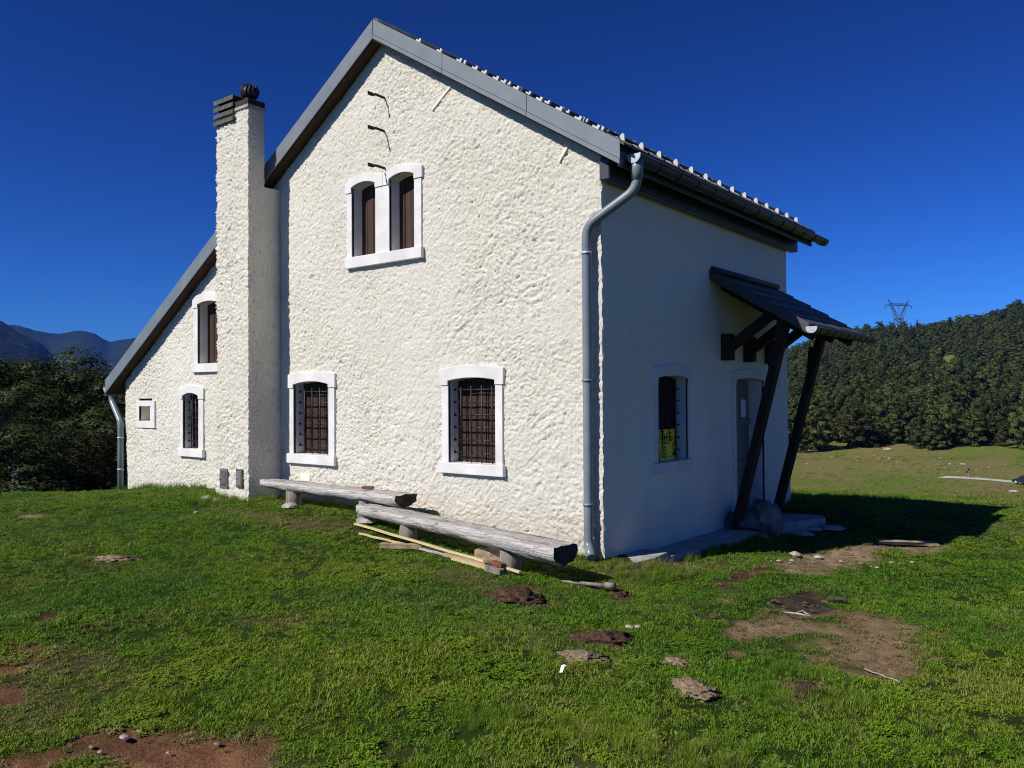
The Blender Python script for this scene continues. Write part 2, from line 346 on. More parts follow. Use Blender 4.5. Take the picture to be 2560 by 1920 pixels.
PATCHES=[
('red', 0.12, [(-0.15, -1.56), (0.11, -1.3), (0.41, -1.68), (0.39, -1.94), (0.16, -1.92)]),
('red', 0.06, [(0.7, -1.01), (0.84, -0.92), (0.95, -1.12), (0.84, -1.21)]),
('red', 0.1, [(1.17, -2.3), (1.22, -2.05), (1.49, -2.17), (1.58, -2.38), (1.33, -2.47)]),
('straw', 0.08, [(1.33, -2.72), (1.44, -2.55), (1.63, -2.61), (1.61, -2.8), (1.47, -2.9)]),
('straw', 0.05, [(1.93, -2.43), (2.04, -2.35), (2.07, -2.44), (1.99, -2.52)]),
('dark', 0.12, [(2.63, -2.33), (2.72, -2.01), (2.86, -2.32), (2.8, -2.61)]),
('ash', 0.1, [(1.82, -0.34), (1.92, 0.33), (2.17, 0.1), (2.25, -0.58), (2.12, -0.79)]),
('dead', 0.12, [(1.88, -1.36), (1.88, -0.85), (1.95, -0.52), (2.24, -0.52), (2.31, -1.0), (2.14, -1.29), (2.1, -1.57), (2.0, -1.6)]),
('dead', 0.22, [(2.45, -1.14), (2.37, -0.46), (2.44, -0.1), (2.74, -0.13), (2.98, -0.36), (3.09, -0.79), (3.11, -1.26), (3.09, -1.66), (2.79, -1.56), (2.61, -1.51)]),
('red', 0.1, [(1.27, -0.21), (1.09, 0.75), (1.12, 1.39), (1.27, 1.16), (1.3, 0.42), (1.37, -0.11)]),
('rubble', 0.18, [(1.1, 1.37), (0.93, 2.67), (1.28, 3.48), (1.66, 4.11), (1.82, 2.83), (1.71, 1.75), (1.69, 1.06), (1.45, 1.1)]),
('rubble', 0.15, [(1.54, 4.23), (1.79, 4.78), (2.2, 4.56), (2.31, 4.11), (2.05, 3.56)]),
('dead', 0.06, [(1.47, -0.59), (1.59, -0.52), (1.62, -0.63), (1.54, -0.7)]),
('dead', 0.06, [(2.08, -1.89), (2.18, -1.82), (2.2, -1.91), (2.12, -1.99)]),
('ash', 0.06, [(1.41, -1.13), (1.62, -1.14), (1.83, -1.16), (1.85, -1.22), (1.62, -1.29)]),
('soil', 0.22, [(0.37, -5.3), (0.44, -5.11), (0.5, -5.0), (0.77, -4.97), (0.93, -4.85), (1.14, -4.85), (1.38, -4.94), (0.65, -5.53), (0.61, -5.38)]),
('soil', 0.3, [(-1.38, -5.09), (-1.23, -4.94), (-0.96, -4.96), (-0.76, -5.12), (-0.91, -5.25)]),
('soil', 0.3, [(-0.66, -5.34), (-0.49, -5.12), (-0.26, -5.16), (-0.23, -5.26), (-0.44, -5.42)]),
('soil', 0.25, [(0.26, -5.66), (0.4, -5.51), (0.56, -5.49), (0.68, -5.51), (0.43, -5.72)]),
('thin', 0.5, [(-1.16, -5.17), (-0.9, -4.71), (-0.41, -4.77), (0.05, -5.14), (0.44, -5.25), (0.24, -5.42), (-0.05, -5.55)]),
('straw', 0.08, [(-3.48, -3.34), (-3.26, -3.09), (-3.07, -3.19), (-3.29, -3.41)]),
('red', 0.06, [(-1.78, -4.53), (-1.7, -4.42), (-1.57, -4.48), (-1.63, -4.57)]),
('straw', 0.06, [(-6.42, -2.83), (-6.19, -2.66), (-5.99, -2.75), (-6.17, -2.91)]),
('thin', 0.25, [(-4.98, -1.17), (-3.16, -0.72), (-2.06, -0.78), (-2.83, -1.06), (-4.22, -1.28)]),
('thin', 0.25, [(-1.5, -1.34), (-0.28, -1.3), (0.32, -1.69), (-0.25, -1.71)]),
('thin', 0.2, [(-1.01, -3.64), (-0.52, -3.25), (-0.16, -3.4), (-0.61, -3.66)]),
('thin', 0.3, [(0.18, -0.71), (0.2, 0.7), (1.03, 1.44), (0.86, -0.08)]),
]
PATCHES.sort(key=lambda p: p[0] != 'thin')
def poly_mask(x, y, poly, feather):
    """1 inside the polygon, falling to 0 across the feather width"""
    n = len(poly); inside = np.zeros(x.shape, bool); d = np.full(x.shape, 1e9)
    for i in range(n):
        x0, y0 = poly[i]; x1, y1 = poly[(i + 1) % n]
        c = (y0 > y) != (y1 > y)
        with np.errstate(divide='ignore', invalid='ignore'):
            xi = (x1 - x0) * (y - y0) / (y1 - y0 + 1e-12) + x0
        inside ^= c & (x < xi)
        t = np.clip(((x - x0) * (x1 - x0) + (y - y0) * (y1 - y0)) / ((x1 - x0) ** 2 + (y1 - y0) ** 2 + 1e-9), 0, 1)
        d = np.minimum(d, np.hypot(x - x0 - t * (x1 - x0), y - y0 - t * (y1 - y0)))
    sd = np.where(inside, -d, d) + feather * 1.1 * fbm(x * 6, y * 6, 31, 3)
    return 1 - sstep(-feather * .6, feather * .6, sd)
SOILCOL = {'red': (.15, .078, .046), 'soil': (.30, .135, .072), 'straw': (.36, .28, .15), 'dark': (.07, .05, .033), 'ash': (.085, .062, .048), 'dead': (.35, .235, .135), 'rubble': (.42, .31, .195), 'thin': (.10, .088, .035)}
SOILBARE = {'red': 1, 'soil': .96, 'straw': .9, 'dark': .8, 'ash': 1, 'dead': .74, 'rubble': .8, 'thin': .3}
def surface(x, y):
    """ground colour and bareness at points"""
    r = np.hypot(x - CAM[0], y - CAM[1])
    big = fbm(x * .35, y * .35, 41, 3); mid = fbm(x * 1.6, y * 1.6, 47, 3)
    g1 = np.array((.020, .046, .005)); g2 = np.array((.040, .066, .009)); g3 = np.array((.082, .082, .026))
    t = np.clip(.5 + .55 * big + .35 * mid, 0, 1)[:, None]
    col = g1 * (1 - t) + g2 * t
    dry = np.clip(sstep(.15, .6, fbm(x * .8 + 5, y * .8, 53, 4)), 0, 1)[:, None] * .55
    far = sstep(18, 60, r)[:, None]
    col = col * (1 - dry) + g3 * dry
    meadow = np.array((.21, .19, .06)); mgreen = np.array((.135, .185, .030)); mbrown = np.array((.235, .175, .08))
    mt = np.clip(.5 - .35 * (1 - sstep(60, 150, r)) + 1.3 * fbm(x * .06, y * .03, 61, 5), 0, 1)[:, None]; mb = sstep(.0, .4, fbm(x * .13, y * .07, 67, 5))[:, None]
    mc = (meadow * mt + mgreen * (1 - mt)) * (1 - mb * .75) + mbrown * mb * .75
    col = col * (1 - far) + mc * far
    bare = np.zeros(len(x)); 
    near = r < 22
    for kind, f, poly in PATCHES:
        m = np.zeros(len(x)); m[near] = poly_mask(x[near], y[near], poly, f)
        col = col * (1 - m[:, None]) + np.array(SOILCOL[kind]) * m[:, None]
        bare = np.maximum(bare, m * SOILBARE[kind])
    return col, bare, dry[:, 0]
# one sheet, rings about the viewpoint, finer where the photo looks
ang = np.concatenate([np.arange(-38, 38, .32), np.arange(38, 322, 4.0)]); ang = np.radians(ang); NA = len(ang)
rad = np.concatenate([[.4, .8, 1.2, 1.6, 2.0, 2.3], np.geomspace(2.5, 20, 270), np.geomspace(20.5, 3000, 190)]); NR = len(rad)
A_, R_ = np.meshgrid(ang, rad)
gx = CAM[0] + R_ * (np.sin(A_) * math.cos(YAW) - np.cos(A_) * math.sin(YAW)); gy = CAM[1] + R_ * (np.sin(A_) * math.sin(YAW) + np.cos(A_) * math.cos(YAW))
gx = gx.ravel(); gy = gy.ravel(); gz = ground(gx, gy)
ii, jj = np.meshgrid(np.arange(NR - 1), np.arange(NA), indexing='ij'); j2 = (jj + 1) % NA
quads = np.stack([ii * NA + jj, ii * NA + j2, (ii + 1) * NA + j2, (ii + 1) * NA + jj], -1).reshape(-1, 4)
gcol, gbare, gdry = surface(gx, gy)
gz = gz - .015 * gbare + gbare * .022 * fbm(gx * 8, gy * 8, 301, 4) * (np.hypot(gx - CAM[0], gy - CAM[1]) < 20)
k = NT('turf', .95, .08); v = k.coord()
vc = k.attr('gcol', out='Color'); bare = k.attr('bare')
n1 = k.noise(9, 6, .65, .3, v); n2 = k.noise(55, 5, .7, .4, v); n3 = k.noise(.5, 6, .7, 0, v)
c = k.mix(vc, vc, 0)
c = k.mix(c, k.mix(c, (.0, .0, .0), .42), k.ramp(n2, [(.35, (1, 1, 1)), (.6, (0, 0, 0))]))
c = k.mix(c, (.33, .25, .16), k.math('MULTIPLY', k.math('MULTIPLY', bare, k.ramp(n1, [(.55, (0, 0, 0)), (.75, (1, 1, 1))])), .55))
c = k.mix(c, k.mix(c, (.02, .012, .008), .5), k.math('MULTIPLY', bare, k.ramp(k.noise(6, 6, .7, .5, v), [(.42, (1, 1, 1)), (.58, (0, 0, 0))])))
n4 = k.noise(1.6, 6, .75, .3, k.coord('Object', (1, .5, 1))); c = k.mix(c, k.mix(c, (.02, .02, .005), .45), k.ramp(n4, [(.50, (0, 0, 0)), (.68, (1, 1, 1))]))
c = k.mix(c, k.mix(c, (.26, .21, .10), .55), k.ramp(n3, [(.5, (0, 0, 0)), (.75, (1, 1, 1))]))
k.col(c); k.bump(k.math('ADD', n2, k.math('MULTIPLY', n1, .6)), .8, .03); M['turf'] = k.m
g = np_mesh('ground', np.stack([gx, gy, gz], 1), quads, M['turf'])
me = g.data
ca = me.attributes.new('gcol', 'FLOAT_COLOR', 'POINT'); ca.data.foreach_set('color', np.concatenate([gcol, np.ones((len(gx), 1))], 1).astype(np.float32).ravel())
ba = me.attributes.new('bare', 'FLOAT', 'POINT'); ba.data.foreach_set('value', gbare.astype(np.float32))
tag(g, kind='structure')
def gh(x, y): return float(ground(np.array([x]), np.array([y]))[0])
# road across the valley, laid as a sheet just above the ground
def strip(name, pts, width, mat, lift=.05):
    pts = np.array(pts, float); d = np.gradient(pts, axis=0); d /= np.linalg.norm(d, axis=1)[:, None]; nrm = np.stack([-d[:, 1], d[:, 0]], 1)
    rows = [pts + nrm * width * t for t in (-.5, -.25, 0, .25, .5)]
    V = []
    for rw in rows: V.append(np.column_stack([rw, ground(rw[:, 0], rw[:, 1]) + lift]))
    V = np.concatenate(V); n = len(pts); q = []
    for a in range(4):
        for i in range(n - 1): q.append((a * n + i, a * n + i + 1, (a + 1) * n + i + 1, (a + 1) * n + i))
    return np_mesh(name, V, q, mat)
ts = np.linspace(0, 1, 60)
road_pts = np.stack([-25.5 + 40 * ts, 151.5 - 8.5 * ts - 10 * ts ** 2], 1)
tag(strip('road', road_pts, 3.4, M['roadm'], .06), kind='structure')
# ------------------------------------------------------------------ house
house = tag(empty('house'), 'cream rough plastered stone hut with grey gabled roof and chimney on grass', 'house')
WL, WR, DEP = -9.35, 0.0, 5.2
RX, RZ, EX, EZ, LX, LZ = -3.12, 6.155, .315, 4.016, -9.715, 1.885     # ridge, right eave, left eave (top of roof)
SR = (RZ - EZ) / (EX - RX); SLF = (RZ - LZ) / (RX - LX)
def roof_top(x): return np.where(x > RX, RZ - SR * (x - RX), RZ - SLF * (RX - x))
OH, BACK = .17, 5.42                                                   # rake overhangs
# openings: s0, s1, z0, z1 (cut a little larger than the clear opening, hidden behind the surrounds)
GW = dict(rw=(-2.045, -1.36, .864, 1.74), lw=(-4.85, -4.135, .862, 1.74), t1=(-3.675, -3.243, 3.378, 4.195), t2=(-2.996, -2.576, 3.378, 4.195),
          ul=(-7.16, -6.62, 2.136, 2.985), ll=(-7.57, -7.14, .842, 1.60), sq=(-8.885, -8.54, 1.25, 1.486))
SWN = dict(sw=(1.138, 1.866, .87, 1.75), dr=(3.273, 4.229, -.5, 1.755))
def roughcast(u, v, amp, seed):
    """thrown plaster: overlapping flakes and short trowel strokes whose direction wanders, with sparse pits"""
    ph = 3.2 * fbm(u * 1.1, v * 1.1, seed + 2, 3); c, s_ = np.cos(ph), np.sin(ph)
    a = u * c + v * s_; b = -u * s_ + v * c
    wob = .5 * fbm(u * 13, v * 13, seed + 5, 2)
    f1 = fbm(a / .085 + wob, b / .036 + wob, seed, 3, .62); f2 = fbm(u / .030 + 3, v / .028, seed + 11, 2, .7)
    mod = .78 + .95 * fbm(u * .8, v * 1.1, seed + 41, 3)
    d = np.tanh(4.2 * f1) * .75 * mod + .85 * f2 * (.7 + .3 * mod) + 1.1 * fbm(u * 1.3, v * 1.3, seed + 3, 3) + .5 * fbm(u * 6, v * 6, seed + 43, 2)
    d -= 4.0 * np.clip(fbm(u / .045 + 7, v / .035, seed + 31, 2) - .42, 0, 1)
    return amp * d
def wall_grid(name, M3, s0, s1, z0, z1, step, holes, top, amp, mat, parent, seed, lean=None, smoothlow=0):
    ns = int(round((s1 - s0) / step)); nz = int(round((z1 - z0) / step))
    s = np.linspace(s0, s1, ns + 1); z = np.linspace(z0, z1, nz + 1)
    Sg, Z = np.meshgrid(s, z)
    d = roughcast(Sg, Z, amp, seed)
    Sj = Sg.copy()
    edge = amp * 1.3 * fbm(Z * 14, Z * 3 + 4, seed + 21, 3)
    Sj[:, -1] += edge[:, -1]; Sj[:, 0] += edge[:, 0]
    if lean is not None: Sj = Sj + lean(Sg, Z)
    V = np.stack(M3(Sj, d, Z), -1).reshape(-1, 3) if False else np.stack([np.asarray(c) for c in M3(Sj, d, Z)], -1).reshape(-1, 3)
    cs = (s[:-1] + s[1:]) / 2; cz = (z[:-1] + z[1:]) / 2; CS, CZ = np.meshgrid(cs, cz)
    keep = CZ < top(CS)
    for a, b, c, e in holes: keep &= ~((CS > a - .025) & (CS < b + .025) & (CZ > c - .025) & (CZ < e + .125))
    I, J = np.nonzero(keep); W = ns + 1
    q = np.stack([I * W + J, I * W + J + 1, (I + 1) * W + J + 1, (I + 1) * W + J], 1)
    if M3 is side: pass
    used = np.unique(q); mp = np.full(len(V), -1); mp[used] = np.arange(len(used))
    return np_mesh(name, V[used], mp[q], mat, parent)
wall_grid('gable_wall', gable, WL, WR, -.4, 6.05, .013, list(GW.values()), lambda x: roof_top(x) - .09, .0105, M['plaster'], house, 100,
          lean=lambda s, z: np.where(s < -9.0, .10 * np.clip(1.1 - z, 0, 1.4) * np.clip((-9.0 - s) / .35, 0, 1), 0))
def side_lean(s, z): return np.where(s > 4.3, .09 * np.clip(1.3 - z, 0, 1.5) * np.clip((s - 4.3) / .9, 0, 1), 0)
wall_grid('side_wall', lambda s, d, z: (d * .8 - .004, s, z), 0, DEP, -.45, 4.05, .025, list(SWN.values()), lambda y: 3.99 + 0 * y, .0022, M['plaster_smooth'], house, 200, lean=side_lean)
b = MB()
b.prism([(WL, -.6), (WL, roof_top(WL) - .12), (RX, RZ - .12), (0, roof_top(0) - .12), (0, -.6)], gable, -DEP, -DEP + .3)
b.box((WL, .02, -.6), (WL + .3, DEP - .31, float(roof_top(WL)) - .14)); b.build('back_wall', M['plaster_smooth'], house)

def arch(x0, x1, z, rise, n=10, flip=False):
    pts = [(x0 + (x1 - x0) * i / n, z + rise * (1 - (2 * i / n - 1) ** 2)) for i in range(n + 1)]
    return pts[::-1] if flip else pts
def lintel_poly(L, R, zb, zt, ro, oL, oR, zi, ri):
    return [(L, zb), (L, zt)] + arch(L, R, zt, ro)[1:-1] + [(R, zt), (R, zb), (oR, zb), (oR, zi)] + arch(oL, oR, zi, ri, flip=True)[1:-1] + [(oL, zi), (oL, zb)]
def reveal(Mf, oL, oR, z0, zi, ri, depth, name, parent, mat=None):
    """the plastered inner faces of the opening"""
    o = MB(); ring = [(oL, z0), (oR, z0), (oR, zi)] + arch(oL, oR, zi, ri, flip=True)[1:-1] + [(oL, zi)]
    n = len(ring)
    a = [o.bm.verts.new(Mf(p[0], .012, p[1])) for p in ring]; c = [o.bm.verts.new(Mf(p[0], -depth, p[1])) for p in ring]
    for i in range(n): o.bm.faces.new((a[i], c[i], c[(i + 1) % n], a[(i + 1) % n]))
    me = bpy.data.meshes.new(name); o.bm.to_mesh(me); o.bm.free(); me.materials.append(mat or M['white'])
    ob = bpy.data.objects.new(name, me); return link(ob, parent)
def planks(Mf, oL, oR, z0, z1, d, n, parent, mat, name='shutter_board'):
    w_ = (oR - oL) / n
    for i in range(n):
        m = MB(); j = random.uniform(-.004, .004)
        m.prism([(oL + i * w_ + .004, z0), (oL + (i + 1) * w_ - .004, z0), (oL + (i + 1) * w_ - .004, z1), (oL + i * w_ + .004, z1)], Mf, -d + j, -d - .035)
        m.build(name, mat, parent, .004)
    m = MB(); m.prism([(oL - .06, z0 - .06), (oR + .06, z0 - .06), (oR + .06, z1 + .05), (oL - .06, z1 + .05)], Mf, -d - .05, -d - .07); m.build('backing_panel', M['beam'], parent)
def bars(Mf, oL, oR, z0, z1, d, nv, nh, zh0, zh1, parent):
    for i in range(nv):
        x = oL + (oR - oL) * (i + .75) / (nv + .5); m = MB(); m.tube([Mf(x, -d, z0 - .01), Mf(x, -d, z1)], .009, 6); m.build('vertical_bar', M['steel'], parent)
    for i in range(nh):
        z = zh0 + (zh1 - zh0) * i / (nh - 1); m = MB(); m.tube([Mf(oL - .0, -d - .014, z), Mf(oR, -d - .014, z)], .009, 6); m.build('horizontal_bar', M['steel'], parent)
        for x in (oL + .006, ): 
            m = MB(); m.box((0, 0, 0), (0, 0, 0)) if False else m.tube([Mf(x, -d - .014, z - .014), Mf(x, -d - .014, z + .014)], .014, 6); m.build('bar_socket', M['steel'], parent)
def surround(Mf, L, R, zs0, zs1, oL, oR, zb, zt, ro, zi, ri, parent, proud=.035, mull=()):
    m = MB(); m.prism(lintel_poly(L, R, zb, zt, ro, oL, oR, zi, ri), Mf, -.02, proud); m.build('lintel', M['white'], parent, .006, 2, True)
    for a, c in ((L + .022, oL), (oR, R - .022)):
        m = MB(); m.prism([(a, zs1), (c, zs1), (c, zb - .0015), (a, zb - .0015)], Mf, -.02, proud - .012); m.build('jamb', M['white'], parent, .005, 2)
    m = MB(); m.prism([(L - .005, zs0), (R + .005, zs0 - .004), (R + .005, zs1 - .0015), (L - .005, zs1 - .0015)], Mf, -.17, proud + .018); m.build('sill', M['white'], parent, .007, 2)

# barred ground-floor windows
for nm, L, R, oL, oR, zs0, zs1, zb, zt, ro, zi, ri, nv, nh, npk, lab in (
        ('window', -2.17, -1.237, -2.045, -1.36, .743, .864, 1.74, 1.925, .04, 1.792, .03, 4, 6, 5, 'barred window nearest the downpipe'),
        ('window', -4.96, -3.997, -4.85, -4.135, .735, .862, 1.74, 1.922, .035, 1.785, .04, 4, 6, 5, 'barred window beside the chimney'),
        ('window', -7.66, -6.99, -7.57, -7.14, .722, .842, 1.60, 1.765, .05, 1.65, .045, 3, 6, 3, 'small barred window left of the chimney')):
    wn = reveal(gable, oL, oR, zs1, zi, ri, .15, nm, house); wn['label'] = lab
    surround(gable, L, R, zs0, zs1, oL, oR, zb, zt, ro, zi, ri, wn)
    planks(gable, oL - .03, oR + .03, zs1 - .02, zi + ri + .03, .15, npk, wn, M['shutter'])
    zt_ = zi + ri * .5
    bars(gable, oL, oR, zs1, zt_, .07, nv, nh, zs1 + .11, zb - .05, wn)
# upper window left of the chimney, plain shutter
wn = reveal(gable, -7.16, -6.62, 2.136, 3.035, .035, .15, 'window', house); wn['label'] = 'shuttered upper window half hidden behind the chimney'
surround(gable, -7.29, -6.48, 2.006, 2.136, -7.16, -6.62, 2.985, 3.15, .05, 3.035, .035, wn)
planks(gable, -7.19, -6.59, 2.11, 3.12, .15, 3, wn, M['shutter'])
# twin window under the gable
wn = reveal(gable, -3.675, -3.243, 3.378, 4.258, .045, .155, 'window', house); wn['label'] = 'twin shuttered window high in the gable, left half'
w2 = reveal(gable, -2.996, -2.576, 3.378, 4.258, .045, .155, 'window', house); w2['label'] = 'twin shuttered window high in the gable, right half'
for q, L, R, oL, oR in ((wn, -3.79, -3.101, -3.675, -3.243), (w2, -3.0985, -2.437, -2.996, -2.576)):
    m = MB(); m.prism(lintel_poly(L, R, 4.195, 4.335, .065, oL, oR, 4.258, .045), gable, -.02, .035); m.build('lintel', M['white'], q, .006, 2, True)
    planks(gable, oL - .03, oR + .03, 3.35, 4.33, .155, 4, q, M['shutter'])
for q, a, c in ((wn, -3.768, -3.675), (wn, -3.243, -2.996), (w2, -2.576, -2.459)):
    m = MB(); m.prism([(a, 3.378), (c, 3.378), (c, 4.1935), (a, 4.1935)], gable, -.02, .023); m.build('jamb', M['white'], q, .005, 2)
m = MB(); m.prism([(-3.775, 3.236), (-2.43, 3.244), (-2.43, 3.3765), (-3.775, 3.3765)], gable, -.17, .055); m.build('sill', M['white'], wn, .007, 2)
# little square niche
wn = reveal(gable, -8.885, -8.54, 1.25, 1.476, .012, .2, 'window', house, M['plaster_smooth']); wn['label'] = 'little square niche window at the far left'
for poly in ([(-8.965, 1.135), (-8.405, 1.135), (-8.405, 1.2485), (-8.965, 1.2485)], [(-8.965, 1.4875), (-8.405, 1.4875), (-8.405, 1.58), (-8.965, 1.58)],
             [(-8.965, 1.25), (-8.885, 1.25), (-8.885, 1.486), (-8.965, 1.486)], [(-8.54, 1.25), (-8.405, 1.25), (-8.405, 1.486), (-8.54, 1.486)]):
    m = MB(); m.prism(poly, gable, -.02, .02); m.build('frame', M['white'], wn, .004)
m = MB(); m.box((-8.92, .2, 1.2), (-8.5, .24, 1.53)); m.build('backing_panel', M['soffit'], wn)
m = MB(); m.tube([(-8.60, .03, 1.5), (-8.61, .06, 1.42), (-8.57, .09, 1.36)], .006, 5); m.build('wire_hook', M['rust'], wn)
# side window with the poster
wn = reveal(side, 1.138, 1.866, .87, 1.805, .03, .15, 'window', house); wn['label'] = 'barred window on the shaded side with a yellow poster'
surround(side, 1.04, 1.945, .747, .87, 1.138, 1.866, 1.75, 1.92, .04, 1.805, .03, wn, .02)
planks(side, 1.108, 1.896, .85, 1.86, .15, 5, wn, M['beam'])
bars(side, 1.138, 1.866, .87, 1.8, .09, 4, 6, .98, 1.69, wn)
# front door in the shade
dr = reveal(side, 3.273, 4.229, -.1, 1.81, .03, .21, 'door', house); dr['label'] = 'grey wooden door in the shade under the porch roof'
m = MB(); m.prism(lintel_poly(3.14, 4.36, 1.75, 1.915, .04, 3.273, 4.229, 1.81, .03), side, -.02, .022); m.build('lintel', M['white'], dr, .006, 2, True)
for a, c in ((3.165, 3.273), (4.229, 4.337)):
    m = MB(); m.prism([(a, -.1), (c, -.1), (c, 1.7485), (a, 1.7485)], side, -.02, .014); m.build('jamb', M['white'], dr, .005)
for i in range(6):
    a = 3.25 + i * (1.0 / 6); m = MB(); m.prism([(a + .003, -.1), (a + 1 / 6 - .003, -.1), (a + 1 / 6 - .003, 1.86), (a + .003, 1.86)], side, -.21, -.25); m.build('door_board', M['door'], dr, .004)
for z in (1.2, .62):
    m = MB(); m.box((-.212, 3.28, z), (-.19, 4.22, z + .09)); m.build('rail', M['door'], dr, .003)
m = MB(); m.tube([(-.19, 4.12, .78), (-.15, 4.12, .78), (-.15, 4.02, .775)], .011, 8); m.build('handle', M['steel'], dr)
m = MB(); m.quad([(-.206, 3.945, 1.305), (-.206, 4.125, 1.305), (-.206, 4.125, 1.55), (-.206, 3.945, 1.55)]); m.build('notice', M['paper'], dr)

# ---- roof
roof = MB()
U = .19
xs = [(LX, LZ), (RX, RZ), (EX, EZ)]
roof.prism([(LX, LZ), (RX, RZ), (EX, EZ), (EX - .02, EZ - U), (RX, RZ - U - .02), (LX + .02, LZ - U)], lambda s, d, z: (s, d, z), -OH + .012, BACK)
roof_o = roof.build('roof', M['soffit'], house, 0, 1, True); roof_o['label'] = 'asymmetrical gabled roof with brown boarded underside'
# tile covering: courses of interlocking tiles stepping up both slopes
def covering(x0, z0, x1, z1, n, name):
    m = MB(); L = math.hypot(x1 - x0, z1 - z0); ux, uz = (x1 - x0) / L, (z1 - z0) / L; nx, nz = (-uz, ux) if ux > 0 else (uz, -ux)
    if nz < 0: nx, nz = -nx, -nz
    for i in range(n):
        a, c = i / n, (i + 1.12) / n; c = min(c, 1)
        pa = (x0 + (x1 - x0) * a, z0 + (z1 - z0) * a); pc = (x0 + (x1 - x0) * c, z0 + (z1 - z0) * c)
        t0, t1 = .035, .012
        m.prism([(pa[0] + nx * .004, pa[1] + nz * .004), (pa[0] + nx * t0, pa[1] + nz * t0), (pc[0] + nx * t1, pc[1] + nz * t1), (pc[0] + nx * .004, pc[1] + nz * .004)],
                lambda s, d, z: (s, d, z), -OH + .02, BACK - .01)
    return m.build(name, M['tile'], roof_o)
covering(EX - .30, EZ + SR * .30, RX, RZ, 11, 'tile_course'); covering(LX - .03, LZ - .02, RX, RZ, 22, 'tile_course')
NT_ = 17; tw = (BACK + OH) / NT_
for i in range(NT_):                                                   # eave row, tile by tile
    y0 = -OH + i * tw; m = MB(); lift = random.uniform(0, .006)
    for kx, (u0, u1, hh) in enumerate(((0, .42, .02), (.42, .58, .034), (.58, 1, .02))):
        m.prism([(EX + .045, EZ - .028 + .012 + lift), (EX + .045, EZ - .028 + .018 + hh + lift), (EX - .33, EZ + SR * .33 + hh + .02), (EX - .33, EZ + SR * .33 + .012)],
                lambda s, d, z: (s, d, z), y0 + .004 + u0 * tw, y0 + u1 * tw - .001)
    m.build('eave_tile', M['tile'], roof_o)
# ridge cap
m = MB(); m.tube([(RX, -OH + .03, RZ + .0), (RX, BACK - .02, RZ + .0)], .075, 10); m.build('ridge_cap', M['tile'], roof_o)
# sheet-metal verge boards with a folded lower lip
def verge(xa, xb, front=True):
    za, zb = float(roof_top(np.array(xa))), float(roof_top(np.array(xb)))
    m = MB(); t, h, lip = .045, .235, .055
    y0 = -OH
    m.prism([(xa, za + t), (xb, zb + t), (xb, zb + t - h + lip), (xa, za + t - h + lip)], gable, OH, OH - .012)
    m.prism([(xa, za + t - h + lip - .003), (xb, zb + t - h + lip - .003), (xb, zb + t - h), (xa, za + t - h)], gable, OH + .008, OH - .012)
    m.prism([(xa, za + t - .002), (xb, zb + t - .002), (xb, zb + t - .02), (xa, za + t - .02)], gable, OH - .013, OH - .10)
    return m.build('verge_board', M['fascia'], roof_o, .002)
for xa, xb in ((RX + .004, -1.985), (-1.98, -.80), (-.795, EX), (RX - .004, -5.0), (-5.003, -7.4), (-7.403, LX)): verge(xa, xb)
m = MB(); m.prism([(LX, LZ - U - .03), (LX, LZ + .03), (LX - .015, LZ + .03), (LX - .015, LZ - U - .03)], lambda s, d, z: (s, d, z), -OH + .013, BACK); m.build('eave_board', M['fascia'], roof_o)
m = MB(); m.prism([(EX - .03, EZ - U - .01), (EX - .006, EZ - U - .01), (EX - .006, EZ - .03), (EX - .03, EZ - .02)], lambda s, d, z: (s, d, z), -OH + .013, BACK); m.build('eave_board', M['gutter'], roof_o)
# rafters showing under the eave
m = MB(); m.box((.012, -.06, 3.74), (.13, BACK - .08, 3.955)); m.build('wall_plate', M['gutter'], roof_o, .01)
# snow hooks standing along the verge and in rows on the slope
hm = MB(); hm.box((-.045, -.006, .0), (.045, .006, .022), Matrix.Rotation(math.atan(SR), 4, 'Y')); hm.box((.018, -.02, -.01), (.05, .02, .045), Matrix.Rotation(math.atan(SR), 4, 'Y'))
hook0 = hm.build('snow_hook', M['hook'], roof_o)
first = True
for x in (-2.42, -2.09, -1.79, -1.56, -1.265, -.99, -.69, -.44, -.21, .0):
    for y in (-.1,) + tuple(np.arange(.7, 5.3, .9)):
        o = hook0 if first else hook0.copy()
        if not first: S.collection.objects.link(o); o.parent = roof_o
        first = False
        o.location = (x, y, float(roof_top(np.array(x))) + .04)
# snow rail: two pipes held by plate brackets
for zz, xx in ((4.262, .045), (4.192, .075)):
    m = MB(); m.tube([(xx, .06, zz), (xx, 5.43, zz)], .016, 8); m.build('snow_rail', M['tile'], roof_o)
bm_ = MB(); bm_.prism([(-.08, .022), (.055, -.06), (.065, -.045), (.062, .03), (.042, .05), (.02, .035), (-.015, .0)], lambda s, d, z: (s, d, z), -.009, .009)
br0 = bm_.build('rail_bracket', M['hook'], roof_o)
for i in range(14):
    o = br0 if i == 0 else br0.copy()
    if i: S.collection.objects.link(o); o.parent = roof_o
    o.location = (.06, .26 + i * .393, 4.225)
